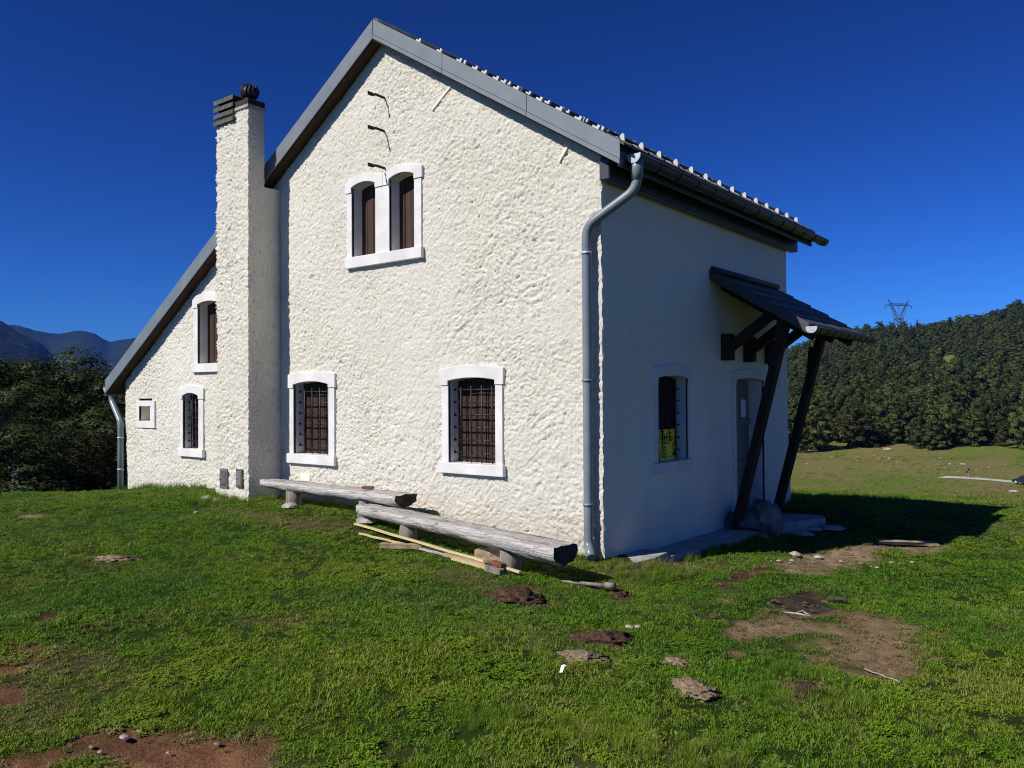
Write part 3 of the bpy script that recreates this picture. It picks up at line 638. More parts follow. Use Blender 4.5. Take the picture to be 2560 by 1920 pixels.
# ---- gutters and downpipes
def gutter(cx, cz, y0, y1, r, parent, name='gutter', n=10):
    m = MB(); prof = [(cx + r * math.cos(math.pi + math.pi * i / n), cz + r * math.sin(math.pi + math.pi * i / n)) for i in range(n + 1)]
    inner = [(cx + (r - .006) * math.cos(math.pi + math.pi * i / n), cz + (r - .006) * math.sin(math.pi + math.pi * i / n) + .002) for i in range(n + 1)][::-1]
    m.prism(prof + inner, lambda s, d, z: (s, d, z), y0, y1)
    m.tube([(cx + r, y0, cz), (cx + r, y1, cz)], .011, 6)
    g_ = m.build(name, M['gutter'], parent, 0, 1, True)
    for y in (y0 - .004, y1 + .004):
        m = MB(); m.prism([(cx - r - .006, cz + .014), (cx + r + .006, cz + .014)] + [(cx + (r + .006) * math.cos(-math.pi * i / n), cz + (r + .006) * math.sin(-math.pi * i / n)) for i in range(n + 1)], lambda s, d, z: (s, d, z), y - .006, y + .006)
        e_ = m.build('end_cap', M['zinc'], g_, .003, 1, True)
    return g_
gut = gutter(EX + .075, 3.93, -.03, 5.72, .072, house)
yy = .42
while yy < 5.7:
    m = MB(); m.tube([(EX + .075 + .077 * math.cos(math.pi + math.pi * i / 8), yy, 3.93 + .077 * math.sin(math.pi + math.pi * i / 8)) for i in range(9)], .006, 5); m.build('gutter_bracket', M['gutter'], gut); yy += .43
def bend(p0, p1, p2, r=.12, n=6):
    p0, p1, p2 = Vector(p0), Vector(p1), Vector(p2); a = p1 + (p0 - p1).normalized() * r; c = p1 + (p2 - p1).normalized() * r
    return [((1 - t) ** 2 * a + 2 * t * (1 - t) * p1 + t * t * c) for t in [i / n for i in range(n + 1)]]
P = [(EX + .075, .03, 3.86), (EX + .075, .03, 3.62), (-.125, -.085, 3.30), (-.125, -.085, .12), (-.02, -.20, .03)]
path = [Vector(P[0])] + bend(P[0], P[1], P[2]) + bend(P[1], P[2], P[3]) + bend(P[2], P[3], P[4], .07) + [Vector(P[4])]
m = MB(); m.tube(path, .048, 16); dp = m.build('downpipe', M['pipe'], house); dp['label'] = 'grey metal downpipe at the sunlit corner'
m = MB(); m.tube([(EX + .075, .03, 3.92), (EX + .075, .03, 3.80), (EX + .075, .03, 3.70)], [.066, .062, .053], 14); m.build('outlet', M['pipe'], dp)
for z in (3.02, .52, 1.75):
    m = MB(); m.tube([(-.125, -.085, z), (-.125, -.085, z + .025)], .056, 14); m.box((-.135, -.085, z + .004), (-.115, .0, z + .02)); m.build('pipe_clamp', M['zinc'] if z > 2 else M['pipe'], dp)
gl = gutter(LX - .07, LZ - .09, -.12, 5.6, .07, house); gl['label'] = 'zinc eave gutter at the low left eave'
P = [(LX - .07, -.02, LZ - .14), (LX - .07, -.02, LZ - .30), (-9.40, -.06, 1.22), (-9.40, -.06, -.3)]
path = [Vector(P[0])] + bend(P[0], P[1], P[2], .07) + bend(P[1], P[2], P[3], .08) + [Vector(P[3])]
m = MB(); m.tube(path, .05, 14); dq = m.build('downpipe', M['pipe'], house); dq['label'] = 'grey metal downpipe at the far left corner'
for z in (.95, .42):
    m = MB(); m.tube([(-9.4, -.06, z), (-9.4, -.06, z + .025)], .057, 14); m.build('pipe_clamp', M['zinc'], dq)
# ---- chimney
CX0, CX1, CY = -5.885, -5.155, -.515
def block_grid(name, x0, x1, y0, y1, z0, z1, step, amp, mat, parent, seed):
    """rough plaster box: front, right, left, back and top faces as one displaced skin"""
    per = [(x0, y1), (x0, y0), (x1, y0), (x1, y1)]; L = [0]; pts = []
    for (a, c), (e, f) in zip(per, per[1:]):
        n = max(2, int(math.hypot(e - a, f - c) / step)); pts += [(a + (e - a) * i / n, c + (f - c) * i / n) for i in range(n)]
    pts.append(per[-1]); pts += [(per[-1][0] + (per[0][0] - per[-1][0]) * i / 8, y1) for i in range(1, 8)]
    pts = np.array(pts); N = len(pts); nz = int((z1 - z0) / step); z = np.linspace(z0, z1, nz + 1)
    cen = pts.mean(0); 
    u = np.cumsum(np.r_[0, np.hypot(*np.diff(pts, axis=0).T)])
    u = u - abs(y1 - y0)                                              # measured from the front left edge, so blocks match
    Ug, Z = np.meshgrid(u, z)
    d = roughcast(Ug, Z, amp, seed)
    nrm = np.zeros_like(pts)
    nrm[:, 0] = np.where(np.isclose(pts[:, 0], x0), -1, np.where(np.isclose(pts[:, 0], x1), 1, 0)); nrm[:, 1] = np.where(np.isclose(pts[:, 1], y0), -1, 0)
    V = np.stack([pts[None, :, 0] + d * nrm[None, :, 0], pts[None, :, 1] + d * nrm[None, :, 1], Z], -1).reshape(-1, 3)
    I, J = np.meshgrid(np.arange(nz), np.arange(N), indexing='ij'); J2 = (J + 1) % N
    q = np.stack([I * N + J, I * N + J2, (I + 1) * N + J2, (I + 1) * N + J], -1).reshape(-1, 4)
    return np_mesh(name, V, q, mat, parent)
ch = block_grid('chimney', CX0, CX1, CY, .01, -.2, 4.46, .013, .0118, M['plaster'], house, 300); ch['label'] = 'tall cream plastered chimney built against the gable'
st = block_grid('stack', CX0, CX1, CY, -.26, 4.46, 5.50, .013, .0118, M['plaster'], ch, 300)
m = MB(); m.box((CX0 + .02, -.25, 4.43), (CX1 - .02, 0, 4.455)); m.build('shoulder', M['plaster_smooth'], ch)
m = MB(); m.box((CX0 + .02, CY + .02, 5.46), (CX1 - .02, -.28, 5.505)); m.build('top_slab', M['slate'], ch)
for i in range(4):                                                     # louvre slats on the left flue
    z = 5.37 + i * .095; m = MB()
    m.prism([(CY - .045, z - .02), (CY - .045, z + .045 if i < 3 else z + .05), (-.245, z + .05), (-.245, z + .03), (CY + .0, z + .02)], lambda s, d, zz: (d, s, zz), CX0 - .02, -5.44)
    m.build('louvre_slat', M['slate'], ch, .006)
m = MB(); m.box((CX0 + .03, CY + .02, 5.35), (-5.46, -.29, 5.70)); m.build('flue_core', M['tile'], ch)
m = MB(); m.box((-5.435, CY - .022, 5.475), (CX1 + .022, -.255, 5.52)); m.build('cap_rim', M['conc'], ch, .004)
m = MB(); m.box((-5.43, CY - .014, 5.521), (CX1 + .016, -.262, 5.60)); m.build('cap_box', M['rust'], ch, .004)
cc = (-5.30, -.39, 5.60)
m = MB(); m.lathe([(.11, 0), (.08, .03), (.07, .06)], cc, 18); m.build('ventilator_neck', M['steel'], ch)
vb = MB(); vb.lathe([(.07, .055), (.112, .10), (.118, .15), (.098, .20), (.055, .235), (.015, .243)], cc, 24); vent = vb.build('ventilator', M['steel'], ch)
for i in range(16):
    a0 = 2 * math.pi * i / 16; pts = []
    for t in range(7):
        u = t / 6; r = .058 + .064 * math.sin(math.pi * min(1, u * .93 + .04)) ** .8; a = a0 + .3 * u
        pts.append((cc[0] + r * math.cos(a), cc[1] + r * math.sin(a), cc[2] + .055 + .187 * u))
    vb.__init__(); vb.tube(pts, .0068, 5); 
    if True:
        o = vb.build('vane', M['steel'], ch)
for x0, x1, z0, z1 in ((-5.785, -5.605, .39, .655), (-5.405, -5.262, .415, .665)):     # two soot doors
    m = MB(); m.box((x0, CY - .024, z0), (x1, CY + .05, z1)); d_ = m.build('soot_door', M['door'] if x0 < -5.6 else M['slate'], ch, .006)
    m = MB(); m.box((x0 + .02, CY - .031, z0 + .03), (x1 - .02, CY - .023, z1 - .03)); m.build('door_panel', M['slate'] if x0 < -5.6 else M['door'], d_, .004)
    m = MB(); m.tube([(x0 + .035, CY - .03, (z0 + z1) / 2), (x0 + .035, CY - .048, (z0 + z1) / 2)], .01, 8); m.build('knob', M['zinc'], d_)
# ---- flat iron wall brackets below the ridge
for z in (5.275, 4.865, 4.41):
    m = MB(); m.bar((-3.085, .02, z), (-3.085, -.17, z + .004), .007, .03); m.bar((-3.09, -.165, z), (-3.10, -.19, z - .006), .007, .03); m.bar((-3.098, -.185, z - .004), (-3.10, -.27, z - .004), .007, .045)
    m.build('wall_bracket', M['rust'], house)
# diagonal straps set into the plaster under the verge
for x0, z0, x1, z1 in ((-2.29, 4.95, -2.0, 5.16), (-.50, 4.03, -.40, 4.16)):
    m = MB(); m.bar((x0, -.010, z0), (x1, -.010, z1), .03, .02, up=(0, 1, 0)); m.build('plaster_strap', M['plaster_smooth'], house, .004)
m = MB(); m.box((-4.72, -.016, .50), (-4.52, .01, .60)); m.build('wall_plate_cover', M['plaster_smooth'], house, .004)

# ---- porch roof over the door
po = MB(); Y0, Y1 = 2.56, 4.78; XC, ZC, XE, ZE = .0, 3.12, 1.19, 2.395; SC = (ZC - ZE) / (XE - XC)
po.prism([(XC, ZC), (XE, ZE), (XE, ZE - .05), (XC, ZC - .06)], lambda s, d, z: (s, d, z), Y0, Y1); porch = po.build('porch_roof', M['beam'], house); porch['label'] = 'small dark tiled porch roof on leaning posts'
for i in range(5):
    a, c = i / 5, (i + 1.08) / 5; c = min(c, 1)
    for j in range(8):
        y0 = Y0 - .03 + (Y1 - Y0 + .06) * j / 8; y1 = Y0 - .03 + (Y1 - Y0 + .06) * (j + 1) / 8
        m = MB(); xa, xc = XC + (XE + .03) * a, XC + (XE + .03) * c; dz = random.uniform(0, .006)
        xa, xc = XE + .03 - (XE + .03) * a, XE + .03 - (XE + .03) * c
        f = lambda x: ZC - SC * x
        m.prism([(xa, f(xa) + .004), (xa, f(xa) + .045 + dz), (xc, f(xc) + .02 + dz), (xc, f(xc) + .004)], lambda s, d, z: (s, d, z), y0 + .003, y1 - .003); m.build('tile', M['tile'], porch)
m = MB(); m.prism([(XC + .0, ZC + .05), (XE + .02, ZE + .04), (XE + .02, ZE - .09), (XC, ZC - .08)], lambda s, d, z: (s, d, z), Y0 - .045, Y0 - .03); m.build('verge_board', M['tile'], porch)
m = MB(); m.tube([(.02, Y0, ZC + .05), (.02, Y1, ZC + .05)], .04, 8); m.build('wall_flashing', M['tile'], porch)
m = MB(); m.box((.80, Y0 + .04, 2.42), (.92, Y1 - .04, 2.545)); m.build('front_beam', M['beam'], porch, .006)
for (ya, yb) in ((2.72, 2.86), (4.12, 4.22)):
    m = MB(); m.bar((.86, ya, 2.45), (.16, yb, -.08), .105, .105); m.build('post', M['beam'], porch, .008)
    m = MB(); m.bar((.70, ya + .05, 2.25), (.66, ya + .07, 1.95), .05, .10); m.build('cleat', M['beam'], porch, .004)
for y in (2.90, 3.62, 4.38):
    m = MB(); m.box((.0, y - .07, 2.05), (.13, y + .07, 2.385)); m.build('corbel', M['beam'], porch, .008)
    m = MB(); m.bar((.08, y, 2.20), (.72, y, 2.66), .13, .11); m.build('strut', M['beam'], porch, .006)
    m = MB(); m.bar((.0, y, ZC - .12), (XE - .04, y, ZE - .10), .08, .10); m.build('rafter', M['beam'], porch, .005)
pg = gutter(XE + .055, 2.375, 2.50, 5.05, .06, porch); pg['label'] = 'grey gutter along the porch roof'
y_ = 2.68
while y_ < 5.05:
    m = MB(); m.tube([(XE + .055 + .064 * math.cos(math.pi + math.pi * i / 8), y_, 2.375 + .064 * math.sin(math.pi + math.pi * i / 8)) for i in range(9)], .006, 5); m.build('gutter_bracket', M['gutter'], porch); y_ += .27
# ------------------------------------------------------------------ things around the hut
def lump(name, loc, size, mat, rough=.25, seed=0, sub=3, parent=None, flat=0, rz=0, freq=2.2, sharp=False):
    """an uneven boulder / clod: displaced icosphere, bottom flattened"""
    bm = bmesh.new(); bmesh.ops.create_icosphere(bm, subdivisions=sub, radius=1)
    from mathutils import noise as mn
    for v in bm.verts:
        p = v.co.copy(); o = Vector((seed * 7.1, seed * 3.3, seed * 1.7))
        d = mn.noise(p * freq + o) * rough + mn.noise(p * freq * 2.7 + o) * rough * .45 + (abs(mn.noise(p * freq * 6 + o)) - .2) * rough * .35
        if sharp: d = math.floor(d * 9) / 9 * .6 + d * .4
        v.co = p * (1 + d)
        if v.co.z < -flat: v.co.z = -flat - (v.co.z + flat) * -.15
        v.co = Vector((v.co.x * size[0], v.co.y * size[1], v.co.z * size[2]))
    for f in bm.faces: f.smooth = not sharp
    me = bpy.data.meshes.new(name); bm.to_mesh(me); bm.free(); me.materials.append(mat)
    o = bpy.data.objects.new(name, me); o.location = loc; o.rotation_euler = (0, 0, rz); return link(o, parent)
def on(x, y, dz=0): return (x, y, gh(x, y) + dz)

def log_bench(p0, p1, width, thick, legs, label, seed):
    p0 = Vector(p0); p1 = Vector(p1); d = p1 - p0; L = d.length; rz = math.atan2(d.y, d.x)
    g = (gh(p0.x, p0.y) + gh(p1.x, p1.y)) / 2
    root = empty('log_bench', (p0.x, p0.y, 0), rz); tag(root, label, 'bench', 'log benches against the gable wall')
    n, k = 60, 20; V = []; Q = []
    xs = np.linspace(0, L, n + 1)
    for i, x in enumerate(xs):
        t = x / L; zt = p0.z + (p1.z - p0.z) * t; e = 1 - .10 * (t < .03) - .05 * (t > .985)
        w_ = width / 2 * (1 + .07 * math.sin(x * 2.1 + seed) + .03 * math.sin(x * 7 + seed)) * e; h_ = thick * (.78 + .30 * t) * (1 + .07 * math.sin(x * 1.7 + seed * 2) + .04 * math.sin(x * 9.3 + seed)) * e
        for j in range(k):
            if j < 6:   # flat top
                yy = -w_ * .93 + 2 * w_ * .93 * j / 6; zz = .006 * math.sin(yy * 40 + x * 3) + .004 * math.sin(x * 23 + j)
            else:
                a = math.pi * (j - 6) / (k - 6); yy = w_ * math.cos(a) * (1 if a < .3 or a > 2.8 else 1.03); zz = -h_ * math.sin(a) ** .75 - .008
                zz += .010 * math.sin(x * 11 + j * 1.9 + seed) * math.sin(a); yy += .008 * math.sin(x * 6.3 + j * 2.7)
            V.append((x, yy, zt + zz))
    for i in range(n):
        for j in range(k): Q.append((i * k + j, i * k + (j + 1) % k, (i + 1) * k + (j + 1) % k, (i + 1) * k + j))
    np_mesh('seat', V, Q, M['log'], root)
    for i, off in ((0, .004), (n, -.004)):
        m = MB(); ring = [Vector(V[i * k + j]) + Vector((-off, 0, 0)) for j in range(k)]
        c = sum(ring, Vector()) / k; vs = [m.bm.verts.new(r_) for r_ in ring]; vc = m.bm.verts.new(c + Vector((-off * 2, 0, 0)))
        for j in range(k): m.bm.faces.new((vs[j], vs[(j + 1) % k], vc))
        m.build('log_end', M['logend'] if i == n else M['log'], root)
    Rm = Matrix.Rotation(rz, 3, 'Z')
    for x, yo in legs:
        wp = Rm @ Vector((x, yo, 0)) + Vector((p0.x, p0.y, 0)); gz_ = gh(wp.x, wp.y) - .06; zt = p0.z + (p1.z - p0.z) * x / L - thick * .72
        m = MB(); rg = m.tube([(x, yo, gz_), (x + .01, yo, gz_ + (zt - gz_) * .5), (x + .01, yo, zt)], [.115, .10, .088], 14)
        for r_ in rg:
            for v in r_: v.co.x += random.uniform(-.006, .006); v.co.y += random.uniform(-.006, .006)
        m.build('leg', M['stump'], root)
        m = MB(); m.tube([(x + .01, yo - .02, zt + .002), (x + .012, yo - .02, zt + .055)], [.082, .075], 12); m.build('leg_tenon', M['stump'], root, .006)
    return root
log_bench((-2.80, -.58, .39), (.30, -1.12, .32), .31, .15, ((.85, -.03), (2.42, .0)), 'thick grey weathered log bench in front, nearest the downpipe', 1.0)
fb = log_bench((-4.98, -.32, .535), (-2.33, -.42, .515), .34, .13, ((.62, -.06), (2.02, -.05)), 'thinner grey half log bench against the wall beside the chimney', 3.3)
m = MB(); m.box((-.07, -.025, 0), (.07, .025, .03)); o = m.build('wood_offcut', M['brick'], None, .004); o.location = (-3.0, -.38, .535); o.rotation_euler = (0, 0, .5)
tag(o, 'small brown wood offcut lying on the half log bench', 'offcut')
# loose laths and boards on the grass
def board(name, a, c, w_, t, mat, label, cat, group=None, lift=.02, over=0):
    a = Vector((*a, 0)); c = Vector((*c, 0)); a.z = gh(a.x, a.y) + lift; c.z = gh(c.x, c.y) + lift; d = c - a; L = d.length
    m = MB(); nseg = 8
    for s_ in (0,):
        ring = []
        for i in range(nseg + 1):
            x = L * i / nseg; wob = .004 * math.sin(i * 1.7 + L * 9); ww = w_ / 2 * (1 + .05 * math.sin(i * 2.9 + L))
            ring.append([m.bm.verts.new((x, s1 * ww + wob, s2 * t / 2 + .003 * math.sin(i * 2.2))) for s1, s2 in ((-1, -1), (1, -1), (1, 1), (-1, 1))])
        for p, q in zip(ring, ring[1:]):
            for j in range(4): m.bm.faces.new((p[j], p[(j + 1) % 4], q[(j + 1) % 4], q[j]))
        m.bm.faces.new(ring[0][::-1]); m.bm.faces.new(ring[-1])
    o = m.build(name, mat, None, .002); o.location = a; o.rotation_euler = d.to_track_quat('X', 'Z').to_euler()
    return tag(o, label, cat, group)
GR = 'scrap timber lying in front of the benches'
board('wooden_lath', (-2.70, -.84), (-.20, -1.10), .035, .02, M['lath'], 'long pale new lath running across the grass below the front bench', 'lath', GR, .05)
board('wooden_lath', (-2.39, -1.06), (-1.72, -.93), .03, .018, M['lath'], 'short thin pale lath lying left of the long lath', 'lath', GR, .035)
board('wooden_board', (-1.96, -1.16), (-1.62, -.90), .07, .05, M['oldboard'], 'short brown wedge of board at the left of the scrap timber', 'board', GR, .04)
board('wooden_board', (-1.62, -.90), (-1.02, -.99), .08, .022, M['log'], 'grey weathered board half sunk in the grass', 'board', GR, .022)
board('wooden_board', (-1.20, -.98), (-.55, -1.07), .10, .035, M['oldboard'], 'straw coloured board lying alongside the long lath', 'board', GR, .035)
board('wooden_board', (-1.05, -1.06), (-.42, -1.14), .05, .02, M['lath'], 'narrow pale strip under the straw coloured board', 'board', GR, .02)
board('timber_block', (-.86, -.93), (-.62, -.84), .15, .10, M['oldboard'], 'chunky brown timber block leaning by the front bench leg', 'block', GR, .07)
board('wooden_board', (-.66, -1.08), (-.48, -.90), .17, .03, M['oldboard'], 'square pale board end against the front bench leg', 'board', GR, .07)
board('brick_piece', (-.52, -1.10), (-.38, -1.13), .06, .035, M['brick'], 'small red brick piece on top of the scrap timber', 'brick', GR, .085)
board('wooden_board', (-.55, -1.16), (-.36, -1.17), .07, .05, M['stump'], 'dark block of wood at the right end of the scrap timber', 'board', GR, .035)
m = MB(); m.tube([(0, 0, .0), (.2, -.01, .012), (.44, -.02, .024), (.44, -.02, .024)], [.012, .016, .018, .018], 8); m.tube([(.45, -.02, .03), (.54, -.01, .033)], .026, 10)
o = m.build('drain_pole', M['stump']); o.location = on(.18, -.99, .005); tag(o, 'grey wooden pole with thicker end lying in the grass', 'pole')
board('wooden_plank', (1.52, 4.12), (2.12, 4.50), .22, .03, M['oldboard'], 'pale plank lying at the edge of the house shadow', 'plank', None, .012)
# porch floor slab and the path of flat slabs along the shaded wall
def slab(name, poly, z0, z1, mat, label, cat, group=None, bev=.012):
    m = MB(); c = (sum(p[0] for p in poly) / len(poly), sum(p[1] for p in poly) / len(poly))
    m.prism([(p[0] - c[0], p[1] - c[1]) for p in poly], lambda s, d, z: (s, z, d), z0, z1); o = m.build(name, mat, None, bev, 2, True); o.location = (c[0], c[1], 0); return tag(o, label, cat, group)
slab('doorstep_slab', [(.02, 3.22), (.32, 3.30), (.62, 3.75), (.82, 4.30), (.74, 4.48), (.02, 4.66)], -.3, -.035, M['conc'], 'smooth concrete slab in front of the shaded door', 'slab')
WS = 'flat slabs along the shaded wall'
slab('wall_slab', [(.02, -.02), (.30, .02), (.34, .40), (.30, .78), (.02, .80)], -.25, -.02, M['conc'], 'pale slab at the house corner, partly in sunlight', 'slab', WS)
slab('wall_slab', [(.02, .82), (.32, .80), (.40, 1.25), (.36, 1.72), (.02, 1.74)], -.3, -.06, M['conc'], 'shaded slab under the barred side window', 'slab', WS)
slab('wall_slab', [(.02, 1.76), (.38, 1.74), (.46, 2.30), (.42, 2.88), (.02, 2.92)], -.3, -.065, M['conc'], 'shaded slab between the side window and the sack', 'slab', WS)
for i, (x, y, sx, sy, lab) in enumerate(((.92, 4.22, .17, .12, 'flat stone beside the tip of the doorstep slab'), (.70, 3.74, .15, .10, 'flat stone in front of the doorstep slab'), (.74, 4.0, .13, .06, 'narrow flat stone along the doorstep slab edge'), (.34, 2.98, .2, .11, 'flat stone in front of the boulder'))):
    tag(lump('flat_stone', on(x, y, .0), (sx, sy, .05), M['conc'], .2, i + 30, 3, sharp=True), lab, 'stone', 'flat stones by the doorstep')
tag(lump('boulder', on(.33, 3.36, .16), (.21, .19, .27), M['darkrock'], .42, 5, 4, flat=.75, freq=2.1, sharp=False), 'rough grey boulder standing at the foot of the porch post', 'boulder')
# crumpled sack
bm = bmesh.new(); bmesh.ops.create_grid(bm, x_segments=40, y_segments=30, size=1)
from mathutils import noise as mn
for v in bm.verts:
    x, y = v.co.x, v.co.y; r_ = max(abs(x), abs(y)); h = (1 - r_ ** 2.2) * .9 + .35 * mn.noise(Vector((x * 2.2, y * 2.2, 3))) + .5 * (1 - abs(mn.noise(Vector((x * 3.1 + 5, y * 4.3, 1)))) * 2) * .4
    v.co = Vector((x * .2, y * .17, max(0, h) * .24))
for f in bm.faces: f.smooth = True
me = bpy.data.meshes.new('sack'); bm.to_mesh(me); bm.free(); me.materials.append(M['sack']); o = bpy.data.objects.new('sack', me); link(o); o.location = on(.17, 3.03, .0); o.location.z = -.07; o.rotation_euler = (0, 0, 1.2)
tag(o, 'crumpled dark grey sack slumped between wall and boulder', 'sack')
# poster resting in the side window
pw = empty('poster', (-.085, 1.345, .872)); tag(pw, 'yellow printed poster leaning in the shaded side window', 'poster')
bm = bmesh.new(); N1 = 10
V = [[bm.verts.new((.012 * math.sin(i / N1 * 3) - .018 * (j / 6) - .03 * (i / N1) ** 4, .48 * i / N1, .352 * j / 6)) for i in range(N1 + 1)] for j in range(7)]
for j in range(6):
    for i in range(N1): bm.faces.new((V[j][i], V[j][i + 1], V[j + 1][i + 1], V[j + 1][i])).smooth = True
me = bpy.data.meshes.new('sheet'); bm.to_mesh(me); bm.free(); me.materials.append(M['yellow']); link(bpy.data.objects.new('sheet', me), pw)
def px_(i): t = i / .48; return .012 * math.sin(t * 3) + .006
def pz(z): return -.018 * z / .352
def ink_quad(pts, name='print'):
    m = MB(); m.quad([(px_(y) + pz(z) - .03 * (y / .48) ** 4, y, z) for y, z in pts]); return m.build(name, M['ink'], pw)
def ink_line(y0, z0, y1, z1, t=.004):
    d = Vector((y1 - y0, z1 - z0)).normalized() * t / 2; n = Vector((-d.y, d.x))
    ink_quad([(y0 + n.x, z0 + n.y), (y1 + n.x, z1 + n.y), (y1 - n.x, z1 - n.y), (y0 - n.x, z0 - n.y)])
for r_ in range(9): ink_quad([(.02, .03 + r_ * .016), (.13, .03 + r_ * .016), (.13, .037 + r_ * .016), (.02, .037 + r_ * .016)])
for r_ in range(6): ink_quad([(.02, .215 + r_ * .018), (.08 + .02 * (r_ % 3), .215 + r_ * .018), (.08 + .02 * (r_ % 3), .223 + r_ * .018), (.02, .223 + r_ * .018)])
ink_quad([(.02, .185), (.2, .19), (.2, .203), (.02, .198)]); ink_quad([(.02, .325), (.12, .327), (.12, .339), (.02, .337)])
ink_line(.14, .04, .145, .19); ink_line(.15, .30, .40, .318, .006); ink_line(.15, .05, .42, .03, .006); ink_line(.40, .318, .44, .2, .005)
def letter(strokes, y, z, s, rot, t):
    c_, s_ = math.cos(rot), math.sin(rot)
    for (a, b_, c2, d2) in strokes:
        p = [(y + (u * c_ - v * s_) * s, z + (u * s_ + v * c_) * s) for u, v in ((a, b_), (c2, d2))]; ink_line(*p[0], *p[1], t)
letter([(0, 0, 0, 1), (0, 1, .4, .45), (.4, .45, .8, 1), (.8, 1, .8, 0)], .12, .20, .085, .12, .016)
letter([(0, 0, 0, 1), (0, 1, .75, 1), (0, .5, .65, .5), (0, 0, .75, 0)], .26, .215, .085, .35, .016)
letter([(.75, .85, .4, 1), (.4, 1, 0, .7), (0, .7, 0, .3), (0, .3, .4, 0), (.4, 0, .75, .15)], .31, .10, .09, -.1, .017)
ink_line(.29, .215, .43, .20, .006); ink_quad([(.30, .045), (.41, .04), (.41, .085), (.30, .09)])
# molehills, dung, stones and litter on the turf
for i, (x, y, sx, sy, sz, lab) in enumerate(((.20, -1.71, .23, .19, .07, 'round brown molehill in the grass below the front bench'), (1.36, -2.25, .22, .13, .06, 'long brown molehill in the middle of the lawn'), (2.74, -2.33, .13, .09, .04, 'dark molehill beside long grass tussocks at the right'), (.72, -.96, .10, .08, .035, 'small reddish heap of soil at the end of the grey pole'))):
    tag(lump('molehill', on(x, y, -.01), (sx, sy, sz), M['soil'], .5, i + 3, 4, flat=.3, rz=i * .8, freq=3.5), lab, 'molehill', 'molehills in the lawn')
for i, (x, y, sx, sy, sz, lab) in enumerate(((2.32, -2.85, .155, .085, .045, 'oval dry cow pat at lower right of the lawn'), (1.50, -2.71, .16, .09, .03, 'pale crumbly dry dung in the middle foreground'), (2.01, -2.43, .09, .05, .025, 'small pale dung scrap right of the crumbly one'), (-3.29, -3.25, .17, .10, .03, 'flat pale dung on the lawn at the left'))):
    tag(lump('cow_pat', on(x, y, .0), (sx, sy, sz), M['dung'], .55, i + 13, 4, flat=.3, rz=(-.55, .2, 0, .3)[i], freq=3.8), lab, 'cow pat', 'dry dung on the lawn')
sn = 0
for x, y, s_, lab in ((1.33, -1.82, .028, 'small white stone on the lawn, left one of a pair'), (1.38, -1.78, .026, 'small pale stone on the lawn, right one of a pair'), (1.03, 2.49, .06, 'rounded pale stone at the edge of the house shadow'), (1.25, 2.62, .045, 'low pale stone right of the rounded one at the shadow edge'),
                      (-5.62, -.84, .07, 'broken pale stone in the grass at the chimney foot'), (-5.45, -.80, .05, 'white chip of stone beside the broken one'), (-4.87, -1.45, .03, 'small pale stone alone on the grass left of the benches'), (-4.15, -.62, .09, 'flat pale stone under the left bench leg'), (-2.72, -.66, .10, 'flat pale stone under the right leg of the half log bench')):
    sn += 1; tag(lump('stone', on(x, y, s_ * .2), (s_ * 1.2, s_, s_ * .65), M['rock'], .3, sn + 50, 2, sharp=True), lab, 'stone')
for i in range(16):                                                    # rubble strip beside the shadow
    t = random.random(); x = 1.0 + 1.3 * t + random.uniform(-.1, .1); y = 1.75 + 1.1 * t + random.uniform(-.3, .35); s_ = random.uniform(.010, .026)
    tag(lump('pebble', on(x, y, s_ * .2), (s_ * 1.3, s_, s_ * .6), M['rock'], .3, i + 80, 2, sharp=True), 'pale pebble in the bare strip beside the house shadow', 'pebble', 'pebbles in the bare strip')
for i, (x, y, s_) in enumerate(((0.55, -5.13, 0.035), (0.54, -5.05, 0.03), (0.53, -5.27, 0.022), (0.61, -5.27, 0.02), (0.96, -4.91, 0.024), (0.83, -4.95, 0.018), (0.86, -5.09, 0.016))):
    s_ *= .6; tag(lump('pebble', on(x, y, s_ * .15), (s_ * 1.3, s_, s_ * .6), M['rock'] if i % 3 == 0 else M['dung'], .3, i + 120, 2, sharp=True), 'pebble in the bare red soil at the lower left', 'pebble', 'pebbles in the red soil')
m = MB(); m.quad([(-.012, 0, 0), (.014, .004, .004), (.02, .03, .05), (-.008, .022, .055)]); m.quad([(-.008, .022, .055), (.02, .03, .05), (.028, .05, .05), (.002, .05, .058)]); o = m.build('paper_scrap', M['paper']); o.scale = (.7, .7, .7); o.location = on(1.63, -3.13, .02); tag(o, 'scrap of white paper in the foreground grass', 'paper')
m = MB(); m.tube([(0, 0, .01), (.06, -.03, .018), (.14, -.05, .02), (.22, -.05, .014)], [.004, .007, .008, .005], 7); m.tube([(.10, .0, .015), (.14, .03, .03), (.17, .0, .02), (.2, -.02, .02)], [.004, .005, .006, .004], 7); o = m.build('bleached_stick', M['rock']); o.location = on(2.03, -.66, .01); o.rotation_euler = (0, 0, .15); tag(o, 'white bleached stick at the edge of the old fire patch', 'stick')
board('bleached_strip', (2.88, -1.58), (3.12, -1.72), .014, .006, M['rock'], 'white strip at the lower edge of the big brown patch', 'strip', None, .012)
for i in range(10):
    x = 2.05 + random.uniform(-.25, .25); y = -.25 + random.uniform(-.2, .2); s_ = random.uniform(.008, .02)
    tag(lump('charcoal', on(x, y, s_ * .2), (s_ * 1.6, s_, s_ * .7), M['logend'], .4, i + 140, 2, sharp=True), 'black charred lump in the old fire patch', 'charcoal', 'charred lumps in the fire patch')
m = MB(); m.tube([(0, 0, .02), (.1, .03, .03), (.16, .03, .025)], [.02, .022, .012], 7); o = m.build('charred_stick', M['logend']); o.location = on(2.16, .0, .01); tag(o, 'grey burnt stick end beside the fire patch', 'stick')
